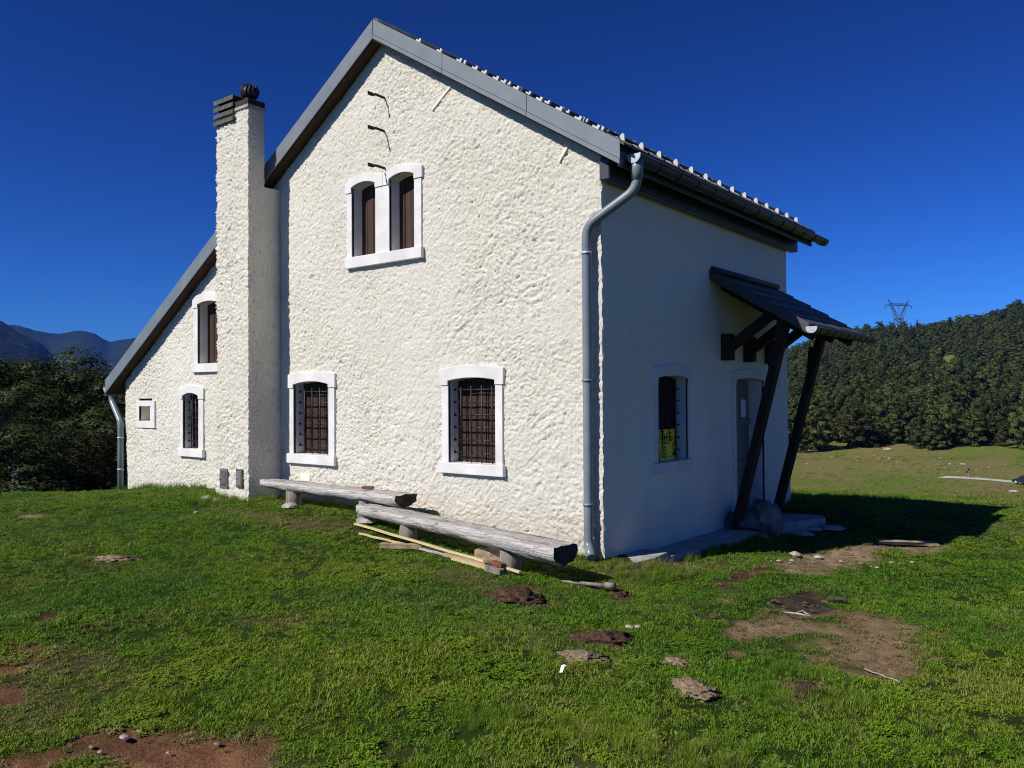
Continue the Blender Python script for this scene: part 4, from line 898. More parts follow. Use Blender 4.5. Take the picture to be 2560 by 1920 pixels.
# pale rocks on the far meadow
for i, (x, y, s_, lab) in enumerate(((-11.99, 127.36, .38, 'white boulder in the meadow just below the road'), (-26.7, 178.4, .4, 'long pale rock in the meadow above the walker'), (-69.9, 222.6, .8, 'pale rock beside the lone dark tree'), (-49.2, 213.5, .7, 'pale rock at the foot of the wood'))):
    tag(lump('meadow_rock', on(x, y, .1), (s_ * 1.5, s_, s_ * .7), M['rock'], .35, i + 160, 3, sharp=True), lab, 'rock')
for i in range(44):
    t = random.random(); x = -52 + 30 * t + random.gauss(0, 5); y = 186 - 10 * t + random.gauss(0, 9); s_ = random.uniform(.06, .2)
    tag(lump('meadow_rock', on(x, y, .0), (s_ * 1.5, s_, s_ * .8), M['rock'], .35, i + 180, 2, sharp=True), 'small pale rock scattered on the far meadow', 'rock', 'small rocks scattered on the far meadow')
for i, (x, y, s_) in enumerate(((-127.5, 566, 2.2), (-121, 566, 2.6), (-133, 571, 1.6), (-112, 572, 1.8), (-72.8, 566, 2.0), (-66, 568, 1.6))):
    tag(lump('hillside_rock', on(x, y, .6), (s_ * 1.5, s_, s_), M['rock'], .35, i + 240, 3, sharp=True), 'white rock outcrop in a clearing of the hillside wood', 'rock', 'rock outcrops in hillside clearings')
# ------------------------------------------------------------------ walker and car on the valley road
wx, wy = -21.2, 149.6; wz = gh(wx, wy) + .08
pr = empty('person', (wx, wy, wz), 2.2); tag(pr, 'person in brown top with dark rucksack and grey trousers bending forward on the road', 'person')
me = bpy.data.meshes.new('body'); J = [(0, 0, .88), (0, .10, 1.12), (0, .26, 1.36), (0, .34, 1.47), (0, .40, 1.58), (.10, .02, .84), (.11, .12, .46), (.11, .06, .07), (.11, .20, .04), (-.10, 0, .84), (-.11, -.08, .46), (-.11, -.22, .08), (-.11, -.08, .04),
     (.2, .27, 1.32), (.25, .33, 1.06), (.2, .5, .9), (-.2, .27, 1.32), (-.25, .36, 1.06), (-.2, .54, .92)]
E_ = [(0, 1), (1, 2), (2, 3), (3, 4), (0, 5), (5, 6), (6, 7), (7, 8), (0, 9), (9, 10), (10, 11), (11, 12), (2, 13), (13, 14), (14, 15), (2, 16), (16, 17), (17, 18)]
me.from_pydata(J, E_, []); body = bpy.data.objects.new('body', me); link(body, pr)
sk = body.modifiers.new('skin', 'SKIN'); rad_ = [.15, .16, .17, .06, .1, .1, .075, .05, .045, .1, .075, .05, .045, .07, .05, .04, .07, .05, .04]
for i, r_ in enumerate(rad_): me.skin_vertices[0].data[i].radius = (r_, r_)
me.skin_vertices[0].data[0].use_root = True
sb = body.modifiers.new('sub', 'SUBSURF'); sb.levels = 1; sb.render_levels = 2
k = NT('walker_clothes', .8, .2); v = k.coord(); sx = k.n('ShaderNodeSeparateXYZ'); k.l(v, sx.inputs[0])
k.col(k.ramp(k.math('MULTIPLY', sx.outputs[2], .5), [(0, (.26, .25, .25)), (.43, (.26, .25, .25)), (.44, (.16, .07, .035)), (.72, (.16, .07, .035)), (.725, (.4, .26, .19))])); me.materials.append(k.m)
for cr in k.t.nodes:
    if cr.type == 'VALTORGB': cr.color_ramp.interpolation = 'CONSTANT'
m = MB(); m.box((-.17, -.28, 1.02), (.17, -.02, 1.42), Matrix.Rotation(-.5, 4, 'X') @ Matrix.Translation((0, -.62, .02))); m.build('rucksack', M['steel'], pr, .05, 3)
m = MB(); m.box((-.18, -.03, 1.30), (.18, .2, 1.36), Matrix.Rotation(-.35, 4, 'X') @ Matrix.Translation((0, -.38, .02))); m.build('pale_strap', M['paper'], pr, .02, 2)
m = MB(); m.lathe([(.105, .0), (.11, .05), (.08, .1), (.02, .125)], (0, .4, 1.6), 12); m.build('cap', M['dung'], pr)
# car, only its front shows at the edge
cpx, cpy = -12.05, 143.7; cz = gh(cpx, cpy) + .07
car = empty('car', (cpx, cpy, cz), math.radians(144)); tag(car, 'dark blue car driving into view on the far road', 'car')
k = NT('dark_blue_paint', .25, .6); k.col((.012, .018, .045)); k.b.inputs['Coat Weight'].default_value = .6; M['carp'] = k.m
k = NT('dark_glass', .08, .6); k.col((.02, .025, .03)); M['glass'] = k.m
k = NT('tyre_rubber', .9, .1); k.col((.012, .012, .012)); M['tyre'] = k.m
m = MB(); prof = [(2.1, .25), (2.15, .55), (2.0, .72), (1.15, .88), (.45, 1.38), (-.9, 1.44), (-1.75, 1.02), (-2.1, .95), (-2.15, .4), (-2.05, .25)]
m.prism(prof, lambda s, d, z: (s, d, z), -.86, .86); m.build('body', M['carp'], car, .09, 3, True)
for s_ in (-1, 1):
    m = MB(); m.prism([(.95, .93), (.42, 1.32), (-.85, 1.36), (-1.4, 1.0)], lambda s, d, z: (s, d, z), s_ * .855, s_ * .868); m.build('side_window', M['glass'], car, 0, 1, True)
    m = MB(); m.box((1.98, s_ * .62 - .16, .60), (2.12, s_ * .62 + .16, .74)); m.build('headlight', M['hook'], car, .03, 2)
    for x in (1.3, -1.35):
        m = MB(); m.tube([(x, s_ * .70, .31), (x, s_ * .90, .31)], .31, 20); wh = m.build('wheel', M['tyre'], car, .03, 2)
        m = MB(); m.tube([(x, s_ * .89, .31), (x, s_ * .91, .31)], .2, 16); m.build('rim', M['hook'], wh, .01)
m = MB(); m.prism([(1.08, .95), (.50, 1.36), (.52, 1.38), (1.12, .95)], lambda s, d, z: (s, d, z), -.7, .7); m.build('windscreen', M['glass'], car)
m = MB(); m.box((2.11, -.4, .36), (2.17, .4, .52)); m.build('grille', M['steel'], car, .01)

# ------------------------------------------------------------------ pylon and wires on the crest
def polar(px, r):
    t = math.atan((px - 1280) / 2088.77); return CAM[0] + r * (math.sin(t) * math.cos(YAW) - math.cos(t) * math.sin(YAW)), CAM[1] + r * (math.sin(t) * math.sin(YAW) + math.cos(t) * math.cos(YAW))
pxx, pyy = polar(2249, 930); pz0 = gh(pxx, pyy) - 2
pyl = empty('pylon', (pxx, pyy, pz0), YAW + .25); tag(pyl, 'steel lattice power pylon with forked top standing on the wooded crest', 'pylon')
TOP = (988 - 748) / 2088.77 * 930 * math.cos(math.atan((2249 - 1280) / 2088.77)) + 1.6 - pz0
def lattice(name, segs, w_=.32):
    m = MB(); w_ *= 1.45
    for a, b_ in segs: m.bar(a, b_, w_, w_)
    return m.build(name, M['pylon'], pyl)
zA, zB = TOP * .52, TOP * .845            # waist, cross-arm
segs = []
for sx_ in (-1, 1):
    for sy in (-1, 1): segs.append(((sx_ * 5.2, sy * 5.2, 0), (sx_ * 3.6, sy * 2.2, zA)))
lattice('leg_frame', segs, .42)
segs = []
nb = 6
for i in range(nb):
    t0, t1 = i / nb, (i + 1) / nb; w0, w1 = 5.2 - 1.6 * t0, 5.2 - 1.6 * t1; d0, d1 = 5.2 - 3 * t0, 5.2 - 3 * t1
    for s_ in (-1, 1):
        segs += [((-w0, s_ * d0, zA * t0), (w1, s_ * d1, zA * t1)), ((w0, s_ * d0, zA * t0), (-w1, s_ * d1, zA * t1)), ((s_ * w0, -d0, zA * t0), (s_ * w1, d1, zA * t1))]
lattice('leg_bracing', segs, .2)
lattice('waist_ring', [((-3.6, s_ * 2.2, zA), (3.6, s_ * 2.2, zA)) for s_ in (-1, 1)], .4)
for s_ in (-1, 1):
    sg = [((s_ * 3.6, 1.6, zA), (s_ * 8.8, .9, zB)), ((s_ * 3.6, -1.6, zA), (s_ * 8.8, -.9, zB)), ((s_ * .6, 0, zA + 3.2), (s_ * 8.0, 0, zB)), ((-s_ * 3.0, 0, zA), (s_ * .6, 0, zA + 3.2))]
    for i in range(6):
        t0, t1 = i / 6, (i + 1) / 6; f0 = (s_ * (3.6 + 5.2 * t0), 0, zA + (zB - zA) * t0); g1 = (s_ * (.6 + 7.4 * t1), 0, zA + 3.2 + (zB - zA - 3.2) * t1); sg += [(f0, g1)]
    lattice('fork', sg, .26)
    lattice('earth_peak', [((s_ * 9.8, .7, zB), (s_ * 12.6, 0, TOP)), ((s_ * 7.4, -.7, zB + 1.5), (s_ * 12.6, 0, TOP)), ((s_ * 9.8, 0, zB + 1), (s_ * 10, 0, zB + 4))], .24)
    lattice('arm_tip', [((s_ * 9.5, .8, zB + 1.5), (s_ * 16.5, 0, zB - .6)), ((s_ * 9.5, -.8, zB), (s_ * 16.5, 0, zB - .6))], .26)
sg = [((-10.5, y, z), (10.5, y, z)) for y in (-.9, .9) for z in (zB, zB + 1.7)]
for i in range(12): sg.append(((-10.5 + 1.75 * i, .9, zB + 1.7 * (i % 2)), (-10.5 + 1.75 * (i + 1), .9, zB + 1.7 * ((i + 1) % 2))))
lattice('cross_arm', sg, .26)
for x in (-15.5, 0, 15.5):
    m = MB(); m.tube([(x, 0, zB - .4), (x + .4, .3, zB - 3.2)], .22, 6); m.build('insulator', M['pylon'], pyl)
ex, ey = polar(2950, 330); ez = 1.6 + 330 * (988 - 905) / 2088.77
pm = Matrix.Translation((pxx, pyy, pz0)) @ Matrix.Rotation(YAW + .25, 4, 'Z')
for i, x in enumerate((-15.5, 0, 15.5)):
    a = pm @ Vector((x + .4, .3, zB - 3.2)); b_ = Vector((ex + (i - 1) * 6, ey + (i - 1) * 4, ez + (i - 1) * 1.6))
    pts = [a.lerp(b_, t) - Vector((0, 0, 14 * 4 * t * (1 - t))) for t in np.linspace(0, 1, 26)]
    m = MB(); m.tube(pts, .032, 4); o = m.build('power_line', M['wire']); tag(o, 'thin power line running down from the pylon over the wooded hill', 'wire', 'power lines from the pylon')

# ------------------------------------------------------------------ trees
def leaf_cloud(centers, radii, n, size, flat, seed, up=.22):
    """n small bent leaf sprays spread over the shells of many blobs; returns verts, quads"""
    r = np.random.default_rng(seed)
    wgt = np.array([a[0] * a[1] for a in radii]); pick = r.choice(len(centers), n, p=wgt / wgt.sum())
    d = r.normal(size=(n, 3)); d /= np.linalg.norm(d, axis=1)[:, None]; d[:, 2] = np.where(d[:, 2] < -.35, -d[:, 2] * .5, d[:, 2])
    rad = r.uniform(.62, 1.06, n) ** .7
    C_ = np.array(centers)[pick]; R3 = np.array(radii)[pick]; R3 = np.stack([R3[:, 0], R3[:, 0], R3[:, 1]], 1)
    P_ = C_ + d * R3 * rad[:, None]
    nrm = d * (1 - up) + np.array((0, 0, 1)) * up + r.normal(size=(n, 3)) * .26; nrm[:, 2] *= flat; nrm /= np.linalg.norm(nrm, axis=1)[:, None]
    t = np.cross(nrm, r.normal(size=(n, 3))); t /= np.linalg.norm(t, axis=1)[:, None]; b_ = np.cross(nrm, t)
    s_ = size * r.uniform(.6, 1.4, n)[:, None]; asp = r.uniform(.45, .8, n)[:, None]
    sag = nrm * s_ * .18
    V = np.stack([P_ - t * s_ * .9 - sag, P_ - b_ * s_ * asp * .5 + t * s_ * .1, P_ + t * s_ - sag, P_ + b_ * s_ * asp * .5 - t * s_ * .1], 1).reshape(-1, 3)
    sn_ = d * .85 + nrm * .35 + np.array((0, 0, .2)); sn_ /= np.linalg.norm(sn_, axis=1)[:, None]
    return V, np.arange(n * 4).reshape(n, 4), np.repeat(sn_, 4, 0)
def trunk_mesh(name, h, r0, seed, limbs=7):
    m = MB(); rr = random.Random(seed)
    m.tube([(0, 0, -.6), (rr.uniform(-.05, .05), 0, h * .3), (rr.uniform(-.15, .15), rr.uniform(-.15, .15), h * .62), (rr.uniform(-.2, .2), rr.uniform(-.2, .2), h * .93)], [r0 * 1.25, r0, r0 * .6, r0 * .12], 8)
    for i in range(limbs):
        z = h * rr.uniform(.25, .75); a = rr.uniform(0, 6.28); L = h * rr.uniform(.2, .34)
        m.tube([(0, 0, z), (L * .5 * math.cos(a), L * .5 * math.sin(a), z + L * .22), (L * math.cos(a), L * math.sin(a), z + L * .4)], [r0 * .35, r0 * .22, r0 * .05], 5)
    o = m.build(name, M['bark']); me = o.data; bpy.data.objects.remove(o); return me
def broadleaf(seed, h, w_, n, size, blobs, mat, flat=1.0, low=.12):
    rr = random.Random(seed); cs, rs = [], []
    for i in range(blobs):
        t = (i + .5) / blobs; z = h * (low + (1 - low) * t * .93); prof = math.sin(math.pi * min(1, (.24 + t * .66))) ** .6
        a = i * 2.4 + rr.uniform(-.4, .4); ro = w_ * prof * rr.uniform(.25, .8)
        br = w_ * rr.uniform(.26, .46) * (.55 + .5 * prof); cs.append((ro * math.cos(a), ro * math.sin(a), z - br * .1)); rs.append((br, br * rr.uniform(.5, .85)))
    V, Q, SN = leaf_cloud(cs, rs, n, size, flat, seed); me = np_mesh('crown', V, Q, mat, do_link=False); d_ = me.data; d_.normals_split_custom_set_from_vertices(SN.tolist()); bpy.data.objects.remove(me); return d_
def conifer(seed, h, w_, n, size, mat):
    r = np.random.default_rng(seed); t = r.uniform(0, 1, n) ** .75; a = r.uniform(0, 6.283, n); lay = np.sin(t * 55) * .12
    rad = w_ * (1 - t) * r.uniform(.35, 1.05, n) * (1 + lay); P_ = np.stack([rad * np.cos(a), rad * np.sin(a), h * (.06 + .94 * t) - rad * .25], 1)
    out = np.stack([np.cos(a), np.sin(a), np.full(n, -.35)], 1); tt = np.stack([-np.sin(a), np.cos(a), r.normal(0, .2, n)], 1); s_ = size * r.uniform(.6, 1.3, n)[:, None] * (1.15 - t[:, None] * .6)
    V = np.stack([P_ - tt * s_ * .4, P_ + out * s_ * .9, P_ + tt * s_ * .4, P_ - out * s_ * .5], 1).reshape(-1, 3)
    me = np_mesh('crown', V, np.arange(n * 4).reshape(n, 4), mat, do_link=False, smooth=False); d_ = me.data; bpy.data.objects.remove(me); return d_
# kinds: (crown mesh, trunk mesh); unit trees are real size, scaled a little per tree
FAR = [(broadleaf(400 + i, 10.5 + i % 3, 3.9 + .4 * (i % 2), 2600, .46, 19, M['leaf'], 1.0, .02), trunk_mesh('trunk', 9.5 + i % 3, .22, i)) for i in range(6)]
NEARK = [(broadleaf(500 + i, 8.5 + .8 * (i % 3), 3.1 + .3 * (i % 2), 15000, .115, 38, M['leafnear'], 1.6, .02), trunk_mesh('trunk', 7.8 + .8 * (i % 3), .2, 40 + i, 12)) for i in range(4)]
SPR = (conifer(600, 14, 2.3, 1500, .7, M['spruce']), trunk_mesh('trunk', 12, .2, 70, 2))
def plant_tree(name, kind, x, y, s_, label, group=None, rz=None, sz=1, dz=-.2):
    root = empty(name, (x, y, gh(x, y) + dz), random.uniform(0, 6.28) if rz is None else rz); root.scale = (s_, s_, s_ * sz); tag(root, label, 'tree', group)
    for nm, me in (('crown', kind[0]), ('trunk', kind[1])): link(bpy.data.objects.new(nm, me), root)
    return root
# near wood at the left, below the crest of the lawn
LB = 'dense beech tree in the dark wood left of the hut'
def top_for(px, r, row): return 1.6 + r * math.cos(math.atan((px - 1280) / 2088.77)) * (1000 - row) / 2088.77
for px, r, row, lab in ((40, 23, 1035, 'low dark beech bush at the left edge just beyond the lawn'), (215, 24, 1040, 'low dark beech tree beside the far left downpipe'), (125, 27, 1010, 'dark beech tree filling the gap between the two low front ones'),
                        (300, 26, 1000, 'dark beech tree directly behind the low left corner of the roof'), (-90, 25, 1000, None), (-40, 31, 955, None), (60, 33, 950, None), (160, 34, 965, None), (250, 33, 960, None), (350, 33, 960, None),
                        (10, 42, 905, None), (100, 43, 905, None), (180, 44, 925, None), (262, 45, 915, None), (340, 44, 930, None), (-70, 42, 900, None), (40, 54, 888, None), (120, 56, 900, None), (200, 58, 922, None), (285, 57, 910, None), (-30, 57, 880, None), (380, 52, 930, None), (-130, 40, 930, None), (-120, 58, 890, None)):
    x, y = polar(px, r); zt = top_for(px, r, row - (8 if r < 30 else 26)); h = max(3.0, zt - gh(x, y)); kd = random.randrange(4); hk = 8.5 + .8 * (kd % 3); s_ = h / hk * random.uniform(.96, 1.04)
    wsc = max(s_, .62)
    t_ = plant_tree('beech_tree', NEARK[kd], x, y, wsc, lab or LB, 'beech trees of the left wood', sz=s_ / wsc)
# right-hand hillside: meadow-edge trees one by one, the rest of the wood as one mass
def forest_ok(px, r):
    edge = 232
    if px < 2052: edge = 218
    elif px < 2120: edge = 330 - 0 * px
    edge += 26 * (vnoise(np.array([px * .03]), np.array([.5]), 8)[0] - .5)
    if r < edge: return False
    if abs(px - 2252) < 52 and 540 < r < 600: return False        # rocky clearing
    if abs(px - 2505) < 40 and 560 < r < 590: return False
    if vnoise(np.array([px * .021]), np.array([r * .017]), 5)[0] > .83: return False
    return True
cand = []
r_ = 218.0
while r_ < 960:
    step = 4.2 + r_ * .0050
    npx = int((34 - 14) * math.pi / 180 * r_ / step)
    for i in range(npx):
        px = 1280 + 2088.77 * math.tan(math.radians(14 + 20 * (i + random.uniform(-.45, .45)) / npx)); rr_ = r_ + random.uniform(-.45, .45) * step
        if forest_ok(px, rr_) and random.random() < .93: cand.append((rr_, px))
    r_ += step * .85
cand.sort()
solo = [c for c in cand if 1950 < c[1] < 2600][:150]; ss = set(solo); rest = [c for c in cand if c not in ss]
for rr_, px in solo:
    x, y = polar(px, rr_); kd = random.randrange(6)
    plant_tree('beech_tree', FAR[kd], x, y, min(1.3, max(.5, random.gauss(.80, .18))), 'dark green broadleaf tree at the lower edge of the right hillside wood', 'trees along the lower edge of the right hillside wood', dz=-.5)
x, y = polar(2295, 905); plant_tree('spruce_tree', SPR, x, y, 1.05, 'single pointed spruce on the crest right of the pylon')
x, y = polar(2085, 250); plant_tree('beech_tree', FAR[1], x, y, .62, 'light green bushy tree standing free in the meadow gap', dz=-.3)
# remaining wood as one object: crowns set on points
def scatter_object(name, pts, rotz, scl, idx, meshes, attrs=None, tilt=None):
    col_ = bpy.data.collections.new(name + '_pieces')
    for i, me in enumerate(meshes):
        o = bpy.data.objects.new('%s_piece_%02d' % (name, i), me); col_.objects.link(o)
    me = bpy.data.meshes.new(name); n = len(pts); me.vertices.add(n); me.vertices.foreach_set('co', np.asarray(pts, np.float32).ravel())
    def at(nm, typ, arr, key): a = me.attributes.new(nm, typ, 'POINT'); a.data.foreach_set(key, np.asarray(arr).ravel())
    rot = np.zeros((n, 3), np.float32); rot[:, 2] = rotz
    if tilt is not None: rot[:, 0] = tilt[:, 0]; rot[:, 1] = tilt[:, 1]
    at('rot', 'FLOAT_VECTOR', rot, 'vector'); at('scl', 'FLOAT', np.asarray(scl, np.float32), 'value'); at('pick', 'INT', np.asarray(idx, np.int32), 'value')
    for nm, arr in (attrs or {}).items(): at(nm, 'FLOAT', np.asarray(arr, np.float32), 'value')
    o = bpy.data.objects.new(name, me); link(o)
    ng = bpy.data.node_groups.new(name, 'GeometryNodeTree'); ng.interface.new_socket('Geometry', in_out='INPUT', socket_type='NodeSocketGeometry'); ng.interface.new_socket('Geometry', in_out='OUTPUT', socket_type='NodeSocketGeometry')
    N = ng.nodes; gi = N.new('NodeGroupInput'); go = N.new('NodeGroupOutput'); ip = N.new('GeometryNodeInstanceOnPoints'); ci = N.new('GeometryNodeCollectionInfo')
    ci.inputs['Collection'].default_value = col_; ci.inputs['Separate Children'].default_value = True; ci.inputs['Reset Children'].default_value = True
    ip.inputs['Pick Instance'].default_value = True
    def na(nm, typ): x_ = N.new('GeometryNodeInputNamedAttribute'); x_.data_type = typ; x_.inputs['Name'].default_value = nm; return x_.outputs[0]
    L_ = ng.links.new
    L_(gi.outputs[0], ip.inputs['Points']); L_(ci.outputs[0], ip.inputs['Instance']); L_(na('pick', 'INT'), ip.inputs['Instance Index']); L_(na('rot', 'FLOAT_VECTOR'), ip.inputs['Rotation']); L_(na('scl', 'FLOAT'), ip.inputs['Scale']); L_(ip.outputs[0], go.inputs[0])
    md = o.modifiers.new('scatter', 'NODES'); md.node_group = ng
    return o
P3 = np.array([polar(px, rr_) for rr_, px in rest]); pz_ = ground(P3[:, 0], P3[:, 1]) - .8; n = len(P3)
far_wood = scatter_object('hillside_wood', np.column_stack([P3, pz_]), rng.uniform(0, 6.28, n), np.clip(rng.normal(.84, .2, n), .45, 1.35), np.where(rng.uniform(size=n) < .015, 6, rng.integers(0, 6, n)), [f[0] for f in FAR] + [SPR[0]])
tag(far_wood, 'dense dark green wood covering the hillside on the right', 'wood', kind='stuff')
# ground between and behind, at the left valley: more wood as one mass
cl = []
r_ = 62.0
while r_ < 1100:
    step = 6 + r_ * .02; npx = int(26 * math.pi / 180 * r_ / step)
    for i in range(npx): cl.append((r_ + random.uniform(-.4, .4) * step, 1280 + 2088.77 * math.tan(math.radians(-46 + 26 * (i + random.random()) / npx))))
    r_ += step
P3 = np.array([polar(px, rr_) for rr_, px in cl]); pz_ = ground(P3[:, 0], P3[:, 1]) - .8; n = len(P3)
tag(scatter_object('valley_wood', np.column_stack([P3, pz_]), rng.uniform(0, 6.28, n), rng.uniform(.75, 1.1, n), rng.integers(0, 6, n), [f[0] for f in FAR]), 'dark wood filling the valley far left behind the nearer trees', 'wood', kind='stuff')

# ------------------------------------------------------------------ blue mountains
k = NT('mountain_forest', .95, .05); v = k.coord()
nn = k.noise(.004, 8, .6, 0, v); ck = k.noise(.006, 6, .65, .5, k.coord('Object', (1, 1, .35)))
c = k.ramp(nn, [(.35, (.010, .016, .010)), (.65, (.024, .030, .016))]); c = k.mix(c, (.30, .29, .27), k.ramp(ck, [(.66, (0, 0, 0)), (.70, (1, 1, 1))]))
k.col(c); k.bump(k.noise(.02, 6, .65, 0, v), 1, 25); M['mount'] = k.m
def ridge(name, R0, outline, depth):
    """a range: crest line given by bearings and heights, falling to the front and the back"""
    px = np.array([o_[0] for o_ in outline], float); row = np.array([o_[1] for o_ in outline], float)
    P_ = np.linspace(px[0], px[-1], 260); rw = np.interp(P_, px, row)
    rows = np.linspace(-1, 1, 56); V = []
    for t in rows:
        for p, w_ in zip(P_, rw):
            x, y = polar(p, R0 + t * depth); zc = 1.6 + R0 * math.cos(math.atan((p - 1280) / 2088.77)) * (1001 - (p / 2560) * 15 - w_) / 2088.77
            V.append((x, y, t, zc))
    V = np.array(V); t = V[:, 2]; base = -120.0
    f = (1 - np.abs(t)) ** .9
    gul = fbm(V[:, 0] / (depth * .28), V[:, 1] / (depth * .28), 77, 5)
    z = base + (V[:, 3] - base) * f + gul * (V[:, 3] - base) * .22 * np.clip(np.abs(t) * 2.2, 0, 1) * f + fbm(V[:, 0] / 60, V[:, 1] / 60, 88, 3) * 9 * f
    nP = len(P_); I, J_ = np.meshgrid(np.arange(len(rows) - 1), np.arange(nP - 1), indexing='ij')
    q = np.stack([I * nP + J_, I * nP + J_ + 1, (I + 1) * nP + J_ + 1, (I + 1) * nP + J_], -1).reshape(-1, 4)
    return tag(np_mesh(name, np.column_stack([V[:, :2], z]), q, M['mount']), kind='structure')
ridge('mountain_ridge', 3600, [(-900, 700), (-500, 730), (-200, 770), (0, 799), (36, 821), (69, 838), (97, 855), (133, 888), (166, 902), (230, 930), (330, 960), (500, 985)], 1500)
ridge('far_mountain_ridge', 6500, [(-900, 840), (-400, 800), (-150, 790), (0, 803), (22, 810), (50, 810), (83, 821), (125, 830), (155, 830), (188, 824), (208, 824), (236, 831), (249, 839), (274, 853), (308, 846), (346, 844), (450, 850), (650, 880), (900, 900), (1300, 930)], 2300)
# the air between: one closed box of thin blue haze
k = bpy.data.materials.new('haze_air'); k.use_nodes = True; t_ = k.node_tree; t_.nodes.clear(); ou = t_.nodes.new('ShaderNodeOutputMaterial'); pv = t_.nodes.new('ShaderNodeVolumePrincipled')
pv.inputs['Color'].default_value = (.10, .30, 1, 1); pv.inputs['Density'].default_value = HAZE; pv.inputs['Anisotropy'].default_value = 0
t_.links.new(pv.outputs[0], ou.inputs['Volume'])
m = MB(); m.box((-12000, -6000, -420), (9000, 14000, 760)); o = m.build('haze', k); tag(o, 'thin blue haze in the valley air', 'haze', kind='stuff')
# ------------------------------------------------------------------ grass
k = NT('grass_blades', .6, .25)
tn = k.attr('tint', 'INSTANCER'); dryv = k.attr('dryness', 'INSTANCER'); isl = k.n('ShaderNodeNewGeometry').outputs['Random Per Island']
c = k.ramp(tn, [(0, (.072, .198, .005)), (.5, (.130, .255, .006)), (1, (.205, .30, .012))])
c = k.mix(c, (.27, .21, .085), k.math('MULTIPLY', dryv, .9))
c = k.mix(c, (.30, .25, .11), k.ramp(isl, [(.955, (0, 0, 0)), (.965, (1, 1, 1))]))
c = k.mix(c, k.mix(c, (0, 0, 0), .25), k.ramp(k.math('FRACT', k.math('MULTIPLY', isl, 13.7)), [(.1, (1, 1, 1)), (.7, (0, 0, 0))]))
k.col(c); tr = k.n('ShaderNodeBsdfTranslucent'); k.l(c, tr.inputs[0]); ms = k.n('ShaderNodeMixShader'); ms.inputs[0].default_value = .28
k.l(k.b.outputs[0], ms.inputs[1]); k.l(tr.outputs[0], ms.inputs[2]); k.l(ms.outputs[0], k.t.nodes['Material Output'].inputs['Surface']); M['grass'] = k.m
def tuft(seed, n, h, spread, width, lean=.6, curl=.5):
    r = np.random.default_rng(seed); V = []; Q = []
    for i in range(n):
        a = r.uniform(0, 6.283); rr_ = spread * math.sqrt(r.uniform()); x, y = rr_ * math.cos(a), rr_ * math.sin(a); b_ = r.uniform(0, 6.283); hh = h * r.uniform(.5, 1.25); w_ = width * r.uniform(.7, 1.4); ln = lean * r.uniform(.3, 1.3)
        dx, dy = math.cos(b_), math.sin(b_); sx, sy = -dy * w_, dx * w_; base = len(V)
        for t, ww in ((0, 1), (.55, .85), (1, .08)):
            o_ = hh * ln * (t ** (1 + curl)); z = hh * t * (1 - .35 * ln * t)
            V.append((x + dx * o_ - sx * ww, y + dy * o_ - sy * ww, z)); V.append((x + dx * o_ + sx * ww, y + dy * o_ + sy * ww, z))
        Q += [(base, base + 1, base + 3, base + 2), (base + 2, base + 3, base + 5, base + 4)]
    o = np_mesh('tuft', V, Q, M['grass'], do_link=False); d_ = o.data; bpy.data.objects.remove(o); return d_
def clover(seed, n, h, spread):
    r = np.random.default_rng(seed); V = []; Q = []
    for i in range(n):
        a = r.uniform(0, 6.283); rr_ = spread * math.sqrt(r.uniform()); x, y = rr_ * math.cos(a), rr_ * math.sin(a); z = h * r.uniform(.5, 1.1); s_ = r.uniform(.006, .012); tl = r.normal(0, .3, 2)
        for p in range(3):
            q = a + p * 2.094; base = len(V); c_, s2 = math.cos(q), math.sin(q)
            for u, v_ in ((0, 0), (.8, -.6), (1.5, 0), (.8, .6)): V.append((x + (u * c_ - v_ * s2) * s_, y + (u * s2 + v_ * c_) * s_, z + (u * tl[0] + v_ * tl[1]) * s_))
            Q.append((base, base + 1, base + 2, base + 3))
    o = np_mesh('tuft', V, Q, M['grass'], do_link=False); d_ = o.data; bpy.data.objects.remove(o); return d_
TUFTS = [tuft(1, 46, .026, .05, .0024, .9), tuft(2, 46, .020, .05, .0027, 1.2), tuft(3, 38, .033, .045, .0023, .8), tuft(4, 50, .016, .055, .0030, 1.5), clover(5, 22, .022, .055), tuft(6, 34, .13, .05, .0018, .55, .8), tuft(7, 7, .16, .06, .0012, .9, .6)]
def lawn_points():
    out = []
    for r0, r1, dens in ((2.2, 5, 1150), (5, 8, 900), (8, 12, 560), (12, 18, 330), (18, 30, 60)):
        a0, a1 = math.radians(-36), math.radians(36); area = .5 * (a1 - a0) * (r1 * r1 - r0 * r0); n = int(area * dens)
        th = rng.uniform(a0, a1, n); r = np.sqrt(rng.uniform(r0 * r0, r1 * r1, n)); out.append((th, r))
    th = np.concatenate([o_[0] for o_ in out]); r = np.concatenate([o_[1] for o_ in out])
    return CAM[0] + r * (np.sin(th) * math.cos(YAW) - np.cos(th) * math.sin(YAW)), CAM[1] + r * (np.sin(th) * math.sin(YAW) + np.cos(th) * math.cos(YAW)), r
x, y, r = lawn_points()
inside = (x > WL - .0) & (x < .03) & (y > -.03) & (y < DEP); inside |= (x > CX0 - .02) & (x < CX1 + .02) & (y > CY - .02) & (y < .1)
inside |= (x > -.02) & (x < .38) & (y > -.02) & (y < 2.9); inside |= (x > -.02) & (x < .75 - .6 * np.clip(3.9 - y, 0, 1)) & (y > 3.1) & (y < 4.6)
x, y, r = x[~inside], y[~inside], r[~inside]
col_, bare, dry = surface(x, y)
keep = (rng.uniform(size=len(x)) > bare ** .8) & (rng.uniform(size=len(x)) < .72 + .7 * fbm(x * 8, y * 8, 171, 2) + .3 * fbm(x * 3, y * 3, 173, 2))
x, y, r, bare, dry = x[keep], y[keep], r[keep], bare[keep], dry[keep]
z = ground(x, y) - .005; n = len(x)
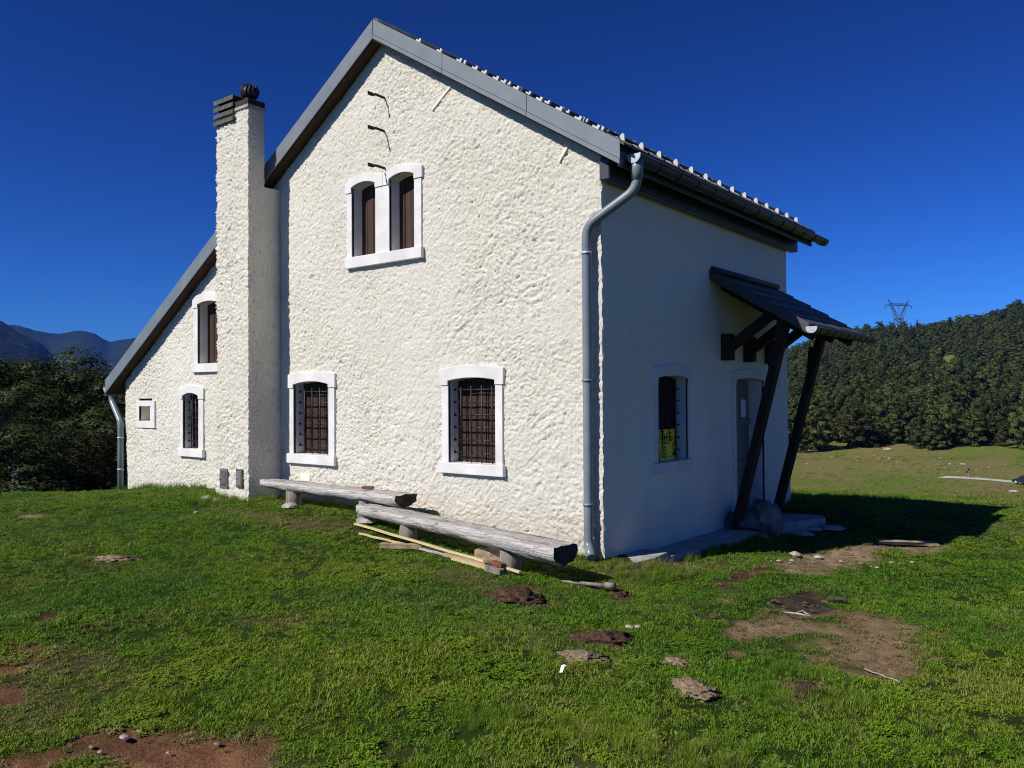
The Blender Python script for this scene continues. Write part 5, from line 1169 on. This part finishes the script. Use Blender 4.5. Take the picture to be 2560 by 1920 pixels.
tintv = np.clip(.45 + .8 * fbm(x * .55, y * .55, 141, 3) + .55 * fbm(x * 2.4, y * 2.4, 143, 3) + rng.normal(0, .13, n), 0, 1)
dryn = np.clip(dry * .4 + bare * 1.7 + .25 * sstep(.25, .6, fbm(x * 1.7 + 3, y * 1.7, 147, 3)) + rng.normal(0, .1, n), 0, 1)
clump = fbm(x * 1.3, y * 1.3, 151, 3)
idx = rng.choice(4, n, p=[.32, .30, .2, .18]); cv = sstep(.15, .5, fbm(x * 2.1 + 9, y * 2.1, 157, 3)) > rng.uniform(.25, 1.6, n); idx[cv] = 4
wall = ((y > -.16) & (x < .05) & (x > WL - .3)) | ((x < .5) & (x > -.1) & (y > 0) & (y < 5.5)) | (np.hypot(x + 5.5, y + .55) < .65) | (np.hypot(x - .55, y + .1) < .45)
tus = np.zeros(n, bool)
for tx, ty, tr in ((2.72, -2.5, .28), (2.95, -2.35, .22), (2.3, -3.7, .3), (2.75, -3.55, .3), (1.7, -3.9, .25), (2.55, -1.95, .2)): tus |= np.hypot(x - tx, y - ty) < tr * rng.uniform(.5, 1.1, n)
tall = (wall & (rng.uniform(size=n) < .6)) | (tus & (rng.uniform(size=n) < .55)) | ((clump > .6) & (rng.uniform(size=n) < .15)); idx[tall] = 5; idx[rng.uniform(size=n) < .007] = 6
dryn[idx == 6] = .95
scl = rng.uniform(.62, 1.1, n) * (1 + .35 * clump) * np.where(idx == 5, np.where(wall, .75, .5), 1) * (1 - .45 * bare) * (1 + .02 * np.clip(r - 8, 0, 20))
tilt = rng.normal(0, .16, (n, 2))
# coarser tufts over the far meadow
nm = 9000; rm = np.exp(rng.uniform(math.log(22), math.log(215), nm)); tm = np.radians(rng.uniform(14, 36, nm))
mx = CAM[0] + rm * (np.sin(tm) * math.cos(YAW) - np.cos(tm) * math.sin(YAW)); my = CAM[1] + rm * (np.sin(tm) * math.sin(YAW) + np.cos(tm) * math.cos(YAW))
km = (fbm(mx * .12, my * .06, 211, 3) > -.12) & (np.abs(np.interp(mx, road_pts[:, 0], road_pts[:, 1]) - my) > 3.5); mx, my, rm = mx[km], my[km], rm[km]; nm = len(mx)
x = np.r_[x, mx]; y = np.r_[y, my]; z = np.r_[z, ground(mx, my) - .01]; scl = np.r_[scl, rng.uniform(.8, 1.8, nm) * (1 + rm * .028)]; idx = np.r_[idx, rng.choice([0, 2, 3], nm, p=[.4, .3, .3])]
tintv = np.r_[tintv, np.clip(rng.normal(.6, .25, nm), 0, 1)]; dryn = np.r_[dryn, np.clip(rng.normal(.55, .25, nm), 0, 1)]; tilt = np.r_[tilt, rng.normal(0, .16, (nm, 2))]; n = len(x)
gr = scatter_object('grass', np.column_stack([x, y, z]), rng.uniform(0, 6.28, n), scl, idx, TUFTS, {'tint': tintv, 'dryness': dryn}, tilt)
tag(gr, 'short green grass of the lawn around the hut', 'grass', kind='stuff')
